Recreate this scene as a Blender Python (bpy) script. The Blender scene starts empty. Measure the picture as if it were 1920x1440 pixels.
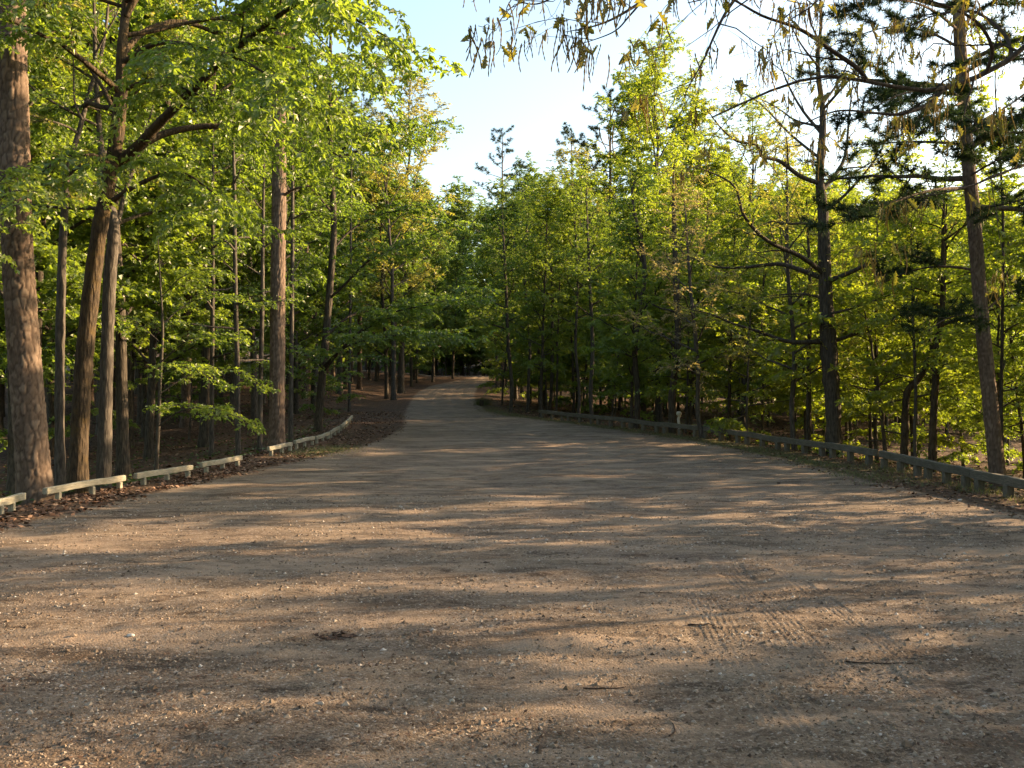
import bpy, math
import numpy as np
from math import radians, sin, cos, pi

scene = bpy.context.scene
COL = scene.collection
RNG = np.random.default_rng(7)

# ------------------------------------------------------------------ camera
F_PX = 1753.0
PITCH = math.atan(50 / F_PX)
CAM_Z = 1.6
cam_d = bpy.data.cameras.new('camera')
cam = bpy.data.objects.new('camera', cam_d)
COL.objects.link(cam)
cam.location = (0, 0, CAM_Z)
cam.rotation_euler = (pi / 2 + PITCH, 0, 0)
cam_d.sensor_width = 36.0
cam_d.lens = 36.0 * F_PX / 1920.0
cam_d.clip_start = 0.05
cam_d.clip_end = 3000
scene.camera = cam

# ------------------------------------------------------------------ light
SUN_AZ = radians(72)      # clockwise from the view axis (+Y)
SUN_EL = radians(17)
world = bpy.data.worlds.new('World')
scene.world = world
world.use_nodes = True
wn = world.node_tree.nodes
wl = world.node_tree.links
wn.clear()
wo = wn.new('ShaderNodeOutputWorld')
wb = wn.new('ShaderNodeBackground')
ws = wn.new('ShaderNodeTexSky')
ws.sky_type = 'NISHITA'
ws.sun_disc = False
ws.sun_elevation = SUN_EL
ws.sun_rotation = SUN_AZ
ws.air_density = 1.25
ws.dust_density = 2.5
ws.ozone_density = 1.0
wb.inputs['Strength'].default_value = 0.115
wl.new(ws.outputs[0], wb.inputs[0])
wl.new(wb.outputs[0], wo.inputs[0])

sun_d = bpy.data.lights.new('sun', 'SUN')
sun_d.energy = 5.0
sun_d.angle = radians(0.5)
sun_d.color = (1.0, 0.71, 0.42)
sun = bpy.data.objects.new('sun', sun_d)
COL.objects.link(sun)
sun.location = (60, 15, 30)
sun.rotation_euler = (pi / 2 - SUN_EL, 0, pi - SUN_AZ)

scene.view_settings.view_transform = 'Standard'
scene.view_settings.look = 'None'
scene.view_settings.gamma = 1.0
scene.view_settings.use_curve_mapping = False
scene.view_settings.exposure = 2.0

scene.render.engine = 'CYCLES'
cy = scene.cycles
cy.max_bounces = 8
cy.diffuse_bounces = 5
cy.glossy_bounces = 2
cy.transmission_bounces = 6
cy.transparent_max_bounces = 4
cy.caustics_reflective = False
cy.caustics_refractive = False
cy.use_denoising = True
try:
    cy.denoiser = 'OPENIMAGEDENOISE'
    cy.denoising_input_passes = 'RGB_ALBEDO_NORMAL'
    cy.denoising_prefilter = 'ACCURATE'
except Exception:
    pass


# ------------------------------------------------------------------ helpers
def P(u, v, Y):
    """photo pixel (1920x1440) at distance Y along the view axis -> world point"""
    a = (u - 960) / F_PX
    b = (720 - v) / F_PX
    k = Y / (cos(PITCH) - b * sin(PITCH))
    return np.array((a * k, Y, CAM_Z + k * (sin(PITCH) + b * cos(PITCH))))


def norm(a):
    return a / np.maximum(np.linalg.norm(a, axis=-1, keepdims=True), 1e-9)


def _h(ix, iy, seed):
    n = (ix.astype(np.int64) * 374761393 + iy.astype(np.int64) * 668265263 + seed * 2147483647) & 0xFFFFFFFF
    n = ((n ^ (n >> 13)) * 1274126177) & 0xFFFFFFFF
    return ((n ^ (n >> 16)) & 0xFFFF) / 65535.0


def vnoise(x, y, seed=0):
    ix = np.floor(x); iy = np.floor(y)
    fx = x - ix; fy = y - iy
    fx = fx * fx * (3 - 2 * fx); fy = fy * fy * (3 - 2 * fy)
    a = _h(ix, iy, seed); b = _h(ix + 1, iy, seed)
    c = _h(ix, iy + 1, seed); d = _h(ix + 1, iy + 1, seed)
    return (a * (1 - fx) + b * fx) * (1 - fy) + (c * (1 - fx) + d * fx) * fy


def fbm(x, y, octv=4, seed=0):
    s = 0; amp = 1; tot = 0
    for k in range(octv):
        s = s + amp * (vnoise(x * 2 ** k, y * 2 ** k, seed + k * 17) - 0.5)
        tot += amp; amp *= 0.5
    return s / tot * 2


def sstep(a, b, x):
    t = np.clip((x - a) / (b - a), 0, 1)
    return t * t * (3 - 2 * t)


class Acc:
    """collects vertices and faces; builds ONE mesh"""
    def __init__(self):
        self.v = []; self.f = []; self.n = 0; self.t = []

    def add(self, V, Fc, tint=None):
        V = np.asarray(V, np.float32).reshape(-1, 3)
        Fc = np.asarray(Fc, np.int64)
        if len(Fc) == 0:
            return
        self.v.append(V)
        self.f.append(Fc + self.n)
        self.n += len(V)
        self.t.append(np.full(len(V), 0.5, np.float32) if tint is None else np.asarray(tint, np.float32))

    def mesh(self, name, mat, smooth=True):
        me = bpy.data.meshes.new(name)
        V = np.concatenate(self.v)
        me.vertices.add(len(V))
        me.vertices.foreach_set('co', V.ravel())
        nl = sum(f.size for f in self.f)
        nf = sum(len(f) for f in self.f)
        li = np.concatenate([f.ravel() for f in self.f]).astype(np.int32)
        cnt = np.concatenate([np.full(len(f), f.shape[1]) for f in self.f])
        st = np.concatenate([[0], np.cumsum(cnt)[:-1]]).astype(np.int32)
        me.loops.add(nl)
        me.loops.foreach_set('vertex_index', li)
        me.polygons.add(nf)
        me.polygons.foreach_set('loop_start', st)
        me.polygons.foreach_set('use_smooth', np.full(nf, smooth))
        at = me.attributes.new('tint', 'FLOAT', 'POINT')
        at.data.foreach_set('value', np.concatenate(self.t))
        me.update(calc_edges=True)
        me.validate()
        if mat is not None:
            for m in (mat if isinstance(mat, (list, tuple)) else [mat]):
                me.materials.append(m)
        return me


def link(name, me, parent=None, loc=None):
    o = bpy.data.objects.new(name, me)
    COL.objects.link(o)
    if parent is not None:
        o.parent = parent
    if loc is not None:
        o.location = loc
    return o


def tag(o, label=None, cat=None, group=None, kind=None):
    if label: o['label'] = label
    if cat: o['category'] = cat
    if group: o['group'] = group
    if kind: o['kind'] = kind
    return o


def empty(name, loc=(0, 0, 0)):
    o = bpy.data.objects.new(name, None)
    o.empty_display_size = 0.3
    COL.objects.link(o)
    o.location = loc
    return o


def copy_tree(o):
    c = o.copy(); COL.objects.link(c)
    for ch in o.children:
        d = ch.copy(); COL.objects.link(d); d.parent = c
        d.matrix_parent_inverse = ch.matrix_parent_inverse.copy()
        for g in ch.children:
            e = g.copy(); COL.objects.link(e); e.parent = d
    return c


def spline(ctrl, n):
    """Catmull-Rom through control points, n samples"""
    c = np.asarray(ctrl, float)
    if len(c) == 2:
        s = np.linspace(0, 1, n)[:, None]
        return c[0] * (1 - s) + c[1] * s
    p = np.vstack([2 * c[0] - c[1], c, 2 * c[-1] - c[-2]])
    m = len(c) - 1
    d = np.linalg.norm(np.diff(c, axis=0), axis=1)
    cum = np.concatenate([[0], np.cumsum(d)])
    s = np.linspace(0, cum[-1], n)
    k = np.clip(np.searchsorted(cum, s, side='right') - 1, 0, m - 1)
    t = ((s - cum[k]) / np.maximum(d[k], 1e-9))[:, None]
    a, b, e, f = p[k], p[k + 1], p[k + 2], p[k + 3]
    return 0.5 * (2 * b + (e - a) * t + (2 * a - 5 * b + 4 * e - f) * t ** 2 + (3 * b - a - 3 * e + f) * t ** 3)


def tubes(acc, Pts, R, sides=6, tint=0.5, cap=False):
    """Pts (N,K,3), R (N,K)"""
    Pts = np.asarray(Pts, float)
    if Pts.ndim == 2:
        Pts = Pts[None]
    R = np.asarray(R, float).reshape(Pts.shape[0], Pts.shape[1])
    N, K, _ = Pts.shape
    if N == 0:
        return
    T = norm(np.gradient(Pts, axis=1))
    mean = norm(Pts[:, -1] - Pts[:, 0])
    ref = np.where(np.abs(mean[:, 2:3]) > 0.75, np.array([[1.0, 0, 0]]), np.array([[0, 0, 1.0]]))[:, None, :]
    U = norm(np.cross(ref, T)); W = np.cross(T, U)
    a = np.arange(sides) * 2 * pi / sides
    ring = Pts[:, :, None, :] + R[:, :, None, None] * (np.cos(a)[None, None, :, None] * U[:, :, None, :] + np.sin(a)[None, None, :, None] * W[:, :, None, :])
    V = ring.reshape(-1, 3)
    base = (np.arange(N) * K * sides)[:, None, None] + (np.arange(K - 1) * sides)[None, :, None]
    j = np.arange(sides)[None, None, :]; j2 = (j + 1) % sides
    Fc = np.stack([base + j, base + j2, base + sides + j2, base + sides + j], -1).reshape(-1, 4)
    acc.add(V, Fc, np.full(len(V), tint))
    if cap:
        for n in range(N):
            o = n * K * sides + (K - 1) * sides
            c = Pts[n, -1]
            VV = np.vstack([ring[n, -1], c[None]])
            acc.add(VV, [(i, (i + 1) % sides, sides) for i in range(sides)], np.full(sides + 1, tint))


# ------------------------------------------------------------------ materials
def new_mat(name):
    m = bpy.data.materials.new(name)
    m.use_nodes = True
    nt = m.node_tree
    nt.nodes.clear()
    out = nt.nodes.new('ShaderNodeOutputMaterial')
    return m, nt, out


class NT:
    def __init__(self, nt):
        self.nt = nt

    def n(self, typ, **kw):
        nd = self.nt.nodes.new(typ)
        for k, v in kw.items():
            if k in nd.inputs.keys():
                pass
            setattr(nd, k, v)
        return nd

    def l(self, a, b):
        self.nt.links.new(a, b)

    def val(self, sock, v):
        if isinstance(v, bpy.types.NodeSocket):
            self.l(v, sock)
        else:
            sock.default_value = v

    def noise(self, vec, scale, detail=4, rough=0.55, dist=0.0):
        nd = self.nt.nodes.new('ShaderNodeTexNoise')
        self.l(vec, nd.inputs['Vector'])
        nd.inputs['Scale'].default_value = scale
        nd.inputs['Detail'].default_value = detail
        nd.inputs['Roughness'].default_value = rough
        nd.inputs['Distortion'].default_value = dist
        return nd.outputs[0]

    def vor(self, vec, scale, feature='F1', out=0):
        nd = self.nt.nodes.new('ShaderNodeTexVoronoi')
        nd.feature = feature
        self.l(vec, nd.inputs['Vector'])
        nd.inputs['Scale'].default_value = scale
        return nd.outputs[out]

    def ramp(self, fac, stops):
        nd = self.nt.nodes.new('ShaderNodeValToRGB')
        el = nd.color_ramp.elements
        while len(el) < len(stops):
            el.new(0.5)
        for e, (p, c) in zip(el, stops):
            e.position = p
            e.color = (*c, 1) if len(c) == 3 else c
        self.l(fac, nd.inputs[0])
        return nd.outputs[0]

    def mix(self, fac, a, b, mode='MIX'):
        nd = self.nt.nodes.new('ShaderNodeMix')
        nd.data_type = 'RGBA'
        nd.blend_type = mode
        self.val(nd.inputs[0], fac)
        for s, x in ((nd.inputs[6], a), (nd.inputs[7], b)):
            if isinstance(x, tuple):
                x = (*x, 1) if len(x) == 3 else x
            self.val(s, x)
        return nd.outputs[2]

    def math(self, op, a, b=0.0, clamp=False):
        nd = self.nt.nodes.new('ShaderNodeMath')
        nd.operation = op
        nd.use_clamp = clamp
        self.val(nd.inputs[0], a); self.val(nd.inputs[1], b)
        return nd.outputs[0]

    def maprange(self, v, a, b, c=0.0, d=1.0):
        nd = self.nt.nodes.new('ShaderNodeMapRange')
        self.val(nd.inputs[0], v)
        for i, x in enumerate((a, b, c, d)):
            nd.inputs[i + 1].default_value = x
        return nd.outputs[0]

    def mapping(self, vec, scale=(1, 1, 1), rot=(0, 0, 0)):
        nd = self.nt.nodes.new('ShaderNodeMapping')
        self.l(vec, nd.inputs[0])
        nd.inputs['Scale'].default_value = scale
        nd.inputs['Rotation'].default_value = rot
        return nd.outputs[0]

    def bump(self, h, strength=0.5, dist=0.02, normal=None):
        nd = self.nt.nodes.new('ShaderNodeBump')
        nd.inputs['Strength'].default_value = strength
        nd.inputs['Distance'].default_value = dist
        self.l(h, nd.inputs['Height'])
        if normal is not None:
            self.l(normal, nd.inputs['Normal'])
        return nd.outputs[0]

    def attr(self, name):
        nd = self.nt.nodes.new('ShaderNodeAttribute')
        nd.attribute_name = name
        return nd.outputs['Fac']

    def obj(self):
        return self.nt.nodes.new('ShaderNodeTexCoord').outputs['Object']

    def rand(self):
        return self.nt.nodes.new('ShaderNodeObjectInfo').outputs['Random']

    def principled(self, out, color, rough=0.9, normal=None, spec=0.2):
        nd = self.nt.nodes.new('ShaderNodeBsdfPrincipled')
        self.val(nd.inputs['Base Color'], (*color, 1) if isinstance(color, tuple) else color)
        self.val(nd.inputs['Roughness'], rough)
        nd.inputs['Specular IOR Level'].default_value = spec
        if normal is not None:
            self.l(normal, nd.inputs['Normal'])
        self.l(nd.outputs[0], out.inputs[0])
        return nd


def leaf_mat(name, dark, light, trans_dark, trans_light, tfac=0.45, gloss=0.06):
    m, nt, out = new_mat(name)
    k = NT(nt)
    t = k.attr('tint')
    r = k.rand()
    f = k.math('ADD', k.math('MULTIPLY', t, 0.75), k.math('MULTIPLY', r, 0.3), True)
    c1 = k.mix(f, dark, light)
    c2 = k.mix(f, trans_dark, trans_light)
    d = k.n('ShaderNodeBsdfDiffuse'); k.l(c1, d.inputs[0])
    tr = k.n('ShaderNodeBsdfTranslucent'); k.l(c2, tr.inputs[0])
    g = k.n('ShaderNodeBsdfGlossy'); g.inputs['Roughness'].default_value = 0.5
    g.inputs[0].default_value = (0.9, 0.9, 0.85, 1)
    mx = k.n('ShaderNodeMixShader'); mx.inputs[0].default_value = tfac
    k.l(d.outputs[0], mx.inputs[1]); k.l(tr.outputs[0], mx.inputs[2])
    mg = k.n('ShaderNodeMixShader'); mg.inputs[0].default_value = gloss
    k.l(mx.outputs[0], mg.inputs[1]); k.l(g.outputs[0], mg.inputs[2])
    k.l(mg.outputs[0], out.inputs[0])
    return m


def bark_mat(name, c_dark, c_mid, c_light, vscale=3.0, bump=0.5, zs=0.22, moss=None):
    m, nt, out = new_mat(name)
    k = NT(nt)
    ob = k.obj()
    st = k.mapping(ob, (1, 1, zs))
    n1 = k.noise(st, vscale * 6, 6, 0.65, 0.4)
    n2 = k.noise(ob, 1.3, 3)
    v = k.vor(st, vscale * 5)
    h = k.math('ADD', k.math('MULTIPLY', v, 0.9), n1)
    col = k.ramp(n1, [(0.3, c_dark), (0.52, c_mid), (0.72, c_light)])
    col = k.mix(k.maprange(n2, 0.35, 0.7, 0, 0.5), col, c_dark)
    col = k.mix(k.math('MULTIPLY', k.maprange(v, 0.0, 0.5, 0.55, 0.0), 1.0), col, c_light)
    if moss is not None:
        n3 = k.noise(ob, 4.0, 5, 0.7)
        col = k.mix(k.maprange(n3, 0.50, 0.66, 0, 0.7), col, moss)
    k.principled(out, col, 0.95, k.bump(h, bump, 0.03), 0.1)
    return m


# greens: reflectance / transmittance
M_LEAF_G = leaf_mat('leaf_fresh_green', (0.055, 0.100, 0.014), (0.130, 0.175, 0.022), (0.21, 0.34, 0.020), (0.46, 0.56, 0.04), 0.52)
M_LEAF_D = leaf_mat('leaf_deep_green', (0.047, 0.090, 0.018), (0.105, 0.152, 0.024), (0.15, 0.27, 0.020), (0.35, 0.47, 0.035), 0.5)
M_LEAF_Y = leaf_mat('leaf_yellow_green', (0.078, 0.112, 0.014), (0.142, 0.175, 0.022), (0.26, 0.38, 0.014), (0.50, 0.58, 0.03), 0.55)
M_LEAF_O = leaf_mat('leaf_young_gold', (0.112, 0.112, 0.024), (0.190, 0.180, 0.040), (0.34, 0.34, 0.03), (0.56, 0.53, 0.06), 0.48)
M_LEAF_R = leaf_mat('leaf_young_rust', (0.13, 0.10, 0.04), (0.21, 0.175, 0.08), (0.30, 0.24, 0.06), (0.52, 0.44, 0.12), 0.48)
M_NEEDLE = leaf_mat('pine_needle', (0.018, 0.033, 0.010), (0.046, 0.066, 0.018), (0.02, 0.045, 0.01), (0.05, 0.08, 0.015), 0.25, 0.025)
M_CATKIN = leaf_mat('catkin_gold', (0.13, 0.11, 0.035), (0.24, 0.19, 0.06), (0.34, 0.26, 0.05), (0.55, 0.42, 0.08), 0.62, 0.03)

M_BARK_PINE = bark_mat('bark_pine', (0.036, 0.026, 0.020), (0.12, 0.085, 0.062), (0.20, 0.15, 0.108), 2.4, 0.5, 0.45)
M_BARK_OAK = bark_mat('bark_oak', (0.026, 0.022, 0.018), (0.072, 0.060, 0.046), (0.14, 0.115, 0.085), 4.0, 0.8, 0.18)
M_BARK_MOSS = bark_mat('bark_mossy', (0.024, 0.019, 0.014), (0.062, 0.047, 0.032), (0.12, 0.088, 0.055), 4.0, 0.9, 0.22, (0.095, 0.064, 0.026))
M_BARK_GREY = bark_mat('bark_grey', (0.036, 0.031, 0.026), (0.085, 0.073, 0.059), (0.16, 0.138, 0.11), 4.0, 0.5, 0.2)
M_TWIG = bark_mat('bark_twig', (0.04, 0.033, 0.03), (0.07, 0.058, 0.05), (0.12, 0.10, 0.085), 8.0, 0.3, 0.3)


# ------------------------------------------------------------------ terrain
def table(xs, ys, smooth=2.0):
    xx = np.linspace(-80, 320, 4001)
    yy = np.interp(xx, xs, ys)
    kern = np.hanning(int(smooth * 20) | 1); kern /= kern.sum()
    pad = len(kern) // 2
    yp = np.concatenate([np.full(pad, yy[0]), yy, np.full(pad, yy[-1])])
    yy = np.convolve(yp, kern, 'valid')
    return lambda q: np.interp(q, xx, yy)


PROF = table([-80, 12, 16, 20, 25, 30, 35, 40, 48, 55, 62, 75, 100, 120, 135, 145, 155, 175, 320],
             [0, 0, .03, .12, .27, .45, .68, .95, 1.37, 1.65, 1.95, 2.67, 4.0, 5.43, 6.6, 7.02, 7.15, 9.5, 24], 6)
RAIL_L = table([-80, 0, 14.4, 16, 18, 20.7, 23.7, 28.7, 34, 40, 45, 55, 75, 100, 135, 320],
               [-10, -8.5, -7.75, -7.8, -7.5, -7.2, -6.95, -6.85, -6.95, -7.3, -7.9, -9, -10.5, -11, -12, -12], 3)
RAIL_R = table([-80, 0, 10, 16, 20, 23, 26, 31.5, 35, 38, 43.5, 48, 53, 62, 75, 100, 120, 135, 150, 320],
               [13, 10.2, 9.2, 8.65, 9.0, 9.15, 8.9, 7.7, 6.3, 5.0, 2.5, 0.2, -.9, -1.7, -2.5, -3.5, -3.4, -2.9, -2.6, -2.6], 3)
ROAD_L = table([-80, 0, 10, 14.4, 18, 21, 24, 28, 32, 40, 48, 62, 75, 90, 105, 117, 127, 134, 136.5, 138.5, 320],
               [-10, -8, -7.2, -6.9, -6.7, -6.3, -5.9, -5.2, -4.6, -4.6, -5.6, -6.9, -8.0, -9.0, -9.3, -7.8, -5.9, -5.4, -9, -32, -32], 2)
ROAD_R = table([-80, 0, 10, 16, 20, 23, 26, 31.5, 35, 38, 43.5, 48, 53, 62, 75, 100, 120, 135, 150, 320],
               [11.5, 9.2, 8.2, 7.7, 7.6, 7.6, 7.4, 6.6, 5.4, 4.2, 1.8, -.4, -1.4, -2.1, -3.0, -3.7, -2.9, -2.9, -3.0, -3.0], 3)
FALL_L = table([-80, 38, 55, 75, 320], [-1.5, -1.4, -0.1, 1.1, 1.1], 8)
FALL_R = table([-80, 30, 48, 60, 320], [-2.6, -2.4, -0.9, -0.8, -0.5], 8)


def gravel_d(x, y):
    """signed distance-like: >0 inside the gravel"""
    d = np.minimum(x - ROAD_L(y), ROAD_R(y) - x)
    d = np.minimum(d, 145.0 - y)
    return d


def G(x, y):
    x = np.asarray(x, float); y = np.asarray(y, float)
    z = PROF(y)
    dl = np.maximum(0, RAIL_L(y) - 0.2 - x)
    dr = np.maximum(0, x - RAIL_R(y) - 0.2)
    z = z + FALL_L(y) * (1 - np.exp(-dl / 7)) + FALL_R(y) * (1 - np.exp(-dr / 12))
    z = z - 2.6 * sstep(22, 36, x) * sstep(64, 40, y) * sstep(150, 118, x)
    out = sstep(0.3, -1.5, gravel_d(x, y))
    z = z + out * (0.05 * fbm(x / 1.2, y / 1.2, 3, 3) + 0.35 * sstep(0, 8, np.maximum(dl, dr)) * fbm(x / 7, y / 7, 3, 9))
    return z


TRACKS = [(1.40, 0.27, 6), (1.90, 0.27, 6), (2.42, 0.16, 4)]     # wheel tracks: x at y=4.9, width, ribs


def relief(x, y):
    """fine height of the gravel: ridges, ruts, tyre treads"""
    c, s = cos(radians(14)), sin(radians(14))
    a = x * c + y * s; b = -x * s + y * c
    near = sstep(40, 12, y)
    h = 0.030 * fbm(x / 2.6, y / 1.6, 3, 21)
    h = h + 0.017 * fbm(a * 1.1, b * 2.6, 3, 31) * (0.4 + 0.6 * near)
    h = h + 0.010 * near * np.maximum(0, fbm(a * 2.0, b * 5.0, 3, 41)) ** 1.2 * 1.6
    h = h + 0.022 * sstep(30, 12, y) * fbm(a * 1.5, b * 2.4, 3, 81)
    h = h + 0.013 * sstep(18, 9, y) * fbm(x * 7, y * 8, 3, 51) * (0.35 + 1.0 * vnoise(x * .8, y * 1.5, 55))
    h = h + 0.009 * sstep(9, 6, y) * fbm(x * 26, y * 26, 2, 61)
    for x0, w, nr in TRACKS:
        xc = x0 + (y - 4.9) * 0.066 + 0.02 * np.sin(y * 1.7 + x0)
        q = (x - xc) / w
        on = sstep(.62, .46, np.abs(q)) * sstep(14, 8, y) * sstep(-0.05, 0.5, vnoise(x * 0.9 + 7 * x0, y * 1.1, 71) + 0.08)
        rib = np.maximum(0, np.cos((q + .5) * 2 * pi * (nr - .5))) ** 4
        lug = 0.45 + 0.55 * sstep(.3, .6, vnoise(np.round((q + .5) * nr) * 3.3 + x0 * 11, y * 5.5, 77))
        h = h * (1 - on * .55) + on * (0.0085 * rib * lug - 0.002)
    # long wheel ruts following the road
    mid = 0.5 * (ROAD_L(y) + ROAD_R(y))
    far = sstep(26, 40, y)
    for o in (-1.5, -0.55, 0.55, 1.45):
        h = h - 0.035 * far * np.exp(-((x - mid - o) / 0.22) ** 2)
    return h


def ground_z(x, y):
    x = np.asarray(x, float); y = np.asarray(y, float)
    return G(x, y) + relief(x, y) * sstep(-0.4, 0.3, gravel_d(x, y))


def far_axis(x0, st, lim, grow=1.12, mx=9):
    far = [x0]
    while far[-1] < lim:
        far.append(far[-1] + st); st = min(st * grow, mx)
    return np.array(far)


def grid_axes(part):
    """near lot: fine; the rest: coarser"""
    if part == 'near':
        a = np.arange(-4.2, 4.2, 0.036)
        b = np.arange(1.1, 2.75, 0.0125)
        a = np.concatenate([a[(a < 1.1) | (a > 2.75)], b])
        c = np.arange(4.2, 12.5, 0.07)
        far = far_axis(12.5, 0.3, 60, 1.3)
        xs = np.unique(np.concatenate([-far, -c, a, c, far]))
        ys = [3.0]
        while ys[-1] < 18:
            ys.append(ys[-1] + max(0.018, 0.00095 * ys[-1] ** 2))
        return xs, np.array(ys)
    c = np.arange(0, 12.5, 0.11)
    far = far_axis(12.5, 0.16, 230)
    xs = np.unique(np.concatenate([-far, -c, c, far]))
    if part == 'far':
        ys = [17.9]
        while ys[-1] < 300:
            y = ys[-1]
            ys.append(y + min(0.27 + (y - 17) * 0.012, 6))
        return xs, np.array(ys)
    return np.unique(np.concatenate([-far[::2], -c[::4], c[::4], far[::2]])), np.unique(6 - far_axis(2.9, 0.15, 80, 1.2, 6))


def forest_floor_color(k, ob):
    n = k.noise(ob, 0.45, 5, 0.6)
    v = k.vor(ob, 14.0, 'F1', 1)
    v2 = k.vor(ob, 5.0, 'F1', 1)
    sep = k.n('ShaderNodeSeparateColor'); k.l(v, sep.inputs[0])
    base = k.ramp(sep.outputs[0], [(0.0, (0.030, 0.017, 0.011)), (0.45, (0.070, 0.037, 0.021)), (0.75, (0.115, 0.064, 0.037)), (1.0, (0.18, 0.12, 0.075))])
    col = k.mix(k.maprange(n, 0.4, 0.65, 0.0, 0.6), base, (0.05, 0.036, 0.022))
    return col


def ground_material():
    m, nt, out = new_mat('ground_gravel_and_litter')
    k = NT(nt)
    ob = k.obj()
    g = k.attr('gravel'); rut = k.attr('rut'); grs = k.attr('grassy')
    # gravel
    n_big = k.noise(ob, 0.55, 6, 0.62)
    n_mid = k.noise(k.mapping(ob, (1, 2.3, 1), (0, 0, radians(-14))), 1.7, 6, 0.68, 0.3)
    n_fine = k.noise(ob, 55.0, 4, 0.75)
    st = k.vor(ob, 62.0, 'F1', 1)
    sep = k.n('ShaderNodeSeparateColor'); k.l(st, sep.inputs[0])
    base = k.ramp(n_mid, [(0.30, (0.080, 0.058, 0.040)), (0.44, (0.168, 0.124, 0.086)), (0.60, (0.250, 0.191, 0.133))])
    base = k.mix(k.maprange(n_big, 0.42, 0.62, 0.0, 0.55), base, (0.205, 0.142, 0.106))
    stones = k.ramp(sep.outputs[0], [(0.0, (0.040, 0.029, 0.021)), (0.35, (0.13, 0.094, 0.064)), (0.75, (0.22, 0.172, 0.122)), (0.93, (0.38, 0.32, 0.25)), (1.0, (0.55, 0.50, 0.43))])
    base = k.mix(k.maprange(n_fine, 0.35, 0.65, 0.15, 0.75), base, stones)
    fine = k.math('MULTIPLY', k.math('SUBTRACT', n_fine, 0.5), 0.45)
    dirt = k.noise(k.mapping(ob, (1, 2.0, 1), (0, 0, radians(-10))), 2.6, 7, 0.72, 0.6)
    base = k.mix(k.maprange(k.math('ADD', dirt, fine), 0.53, 0.63, 0.0, 0.9), base, (0.050, 0.033, 0.022))
    pale = k.noise(k.mapping(ob, (0.6, 1.5, 1), (0, 0, radians(-20))), 0.9, 6, 0.62, 0.4)
    base = k.mix(k.maprange(k.math('ADD', pale, fine), 0.48, 0.62, 0.0, 0.8), base, (0.325, 0.240, 0.165))
    band = k.noise(k.mapping(ob, (0.5, 1.7, 1), (0, 0, radians(-12))), 1.1, 7, 0.7, 0.5)
    base = k.mix(k.maprange(k.math('ADD', band, fine), 0.52, 0.64, 0.0, 0.8), base, (0.062, 0.043, 0.029))
    base = k.mix(k.math('MULTIPLY', rut, k.maprange(n_mid, .35, .65, 0.0, 0.55)), base, (0.24, 0.18, 0.122))
    # litter
    lit = forest_floor_color(k, ob)
    lit = k.mix(k.math('MULTIPLY', grs, k.maprange(n_mid, 0.38, 0.6, 0.15, 0.9)), lit, (0.085, 0.095, 0.03))
    edge = k.noise(ob, 2.2, 5, 0.7)
    edge2 = k.noise(ob, 16.0, 3, 0.7)
    gm = k.math('ADD', g, k.math('ADD', k.math('MULTIPLY', k.math('SUBTRACT', edge, 0.5), 0.9), k.math('MULTIPLY', k.math('SUBTRACT', edge2, 0.5), 0.6)))
    gm = k.maprange(gm, 0.35, 0.65)
    col = k.mix(gm, lit, base)
    hv = k.vor(ob, 62.0, 'F1', 0)
    h2 = k.vor(ob, 14.0, 'F1', 0)
    hg = k.math('ADD', k.math('MULTIPLY', k.math('SUBTRACT', 1.0, hv), 0.5), n_fine)
    hh = k.mix(gm, k.math('MULTIPLY', h2, 1.2), hg)
    k.principled(out, col, 0.95, k.bump(hh, 1.0, 0.016), 0.15)
    return m


M_GROUND = ground_material()


def build_ground():
    bags = {'gravel_lot': [], 'gravel_road': [], 'forest_floor': []}
    for part in ('near', 'far', 'back'):
        xs, ys = grid_axes(part)
        X, Y = np.meshgrid(xs, ys)
        Z = ground_z(X, Y) - (0.004 if part != 'near' else 0)
        gmask = sstep(-0.45, 0.55, gravel_d(X, Y))
        mid = 0.5 * (ROAD_L(Y) + ROAD_R(Y))
        rut = np.zeros_like(X)
        for o in (-1.5, -0.55, 0.55, 1.45):
            rut += np.exp(-((X - mid - o) / 0.28) ** 2)
        rut *= sstep(22, 42, Y)
        gr = sstep(1.2, 0.2, np.abs(X - ROAD_R(Y) - 0.35)) * sstep(19, 26, Y) * sstep(70, 50, Y)
        gr = np.maximum(gr, sstep(1.3, 0.4, np.hypot((X + 5.6) / 1.3, (Y - 28.5) / 2.2)))
        ny, nx = X.shape
        idx = np.arange(ny * nx).reshape(ny, nx)
        quads = np.stack([idx[:-1, :-1], idx[:-1, 1:], idx[1:, 1:], idx[1:, :-1]], -1).reshape(-1, 4)
        cx = X.ravel()[quads].mean(1); cyy = Y.ravel()[quads].mean(1)
        ins = gravel_d(cx, cyy) > 0.05
        V = np.stack([X, Y, Z], -1).reshape(-1, 3)
        at = np.stack([gmask.ravel(), np.clip(rut, 0, 1).ravel(), np.clip(gr, 0, 1).ravel()], 1)
        for nm, sel in (('gravel_lot', ins & (cyy < 46)), ('gravel_road', ins & (cyy >= 46)), ('forest_floor', ~ins)):
            if sel.any():
                used, inv = np.unique(quads[sel], return_inverse=True)
                bags[nm].append((V[used], inv.reshape(-1, 4), at[used]))
    for nm, bs in bags.items():
        a = Acc()
        for V, q, _ in bs:
            a.add(V, q)
        me = a.mesh(nm, M_GROUND)
        A = np.concatenate([b[2] for b in bs])
        for i, key in enumerate(('gravel', 'rut', 'grassy')):
            t = me.attributes.new(key, 'FLOAT', 'POINT')
            t.data.foreach_set('value', A[:, i].astype(np.float32))
        tag(link(nm, me), kind='structure')


build_ground()


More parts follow.
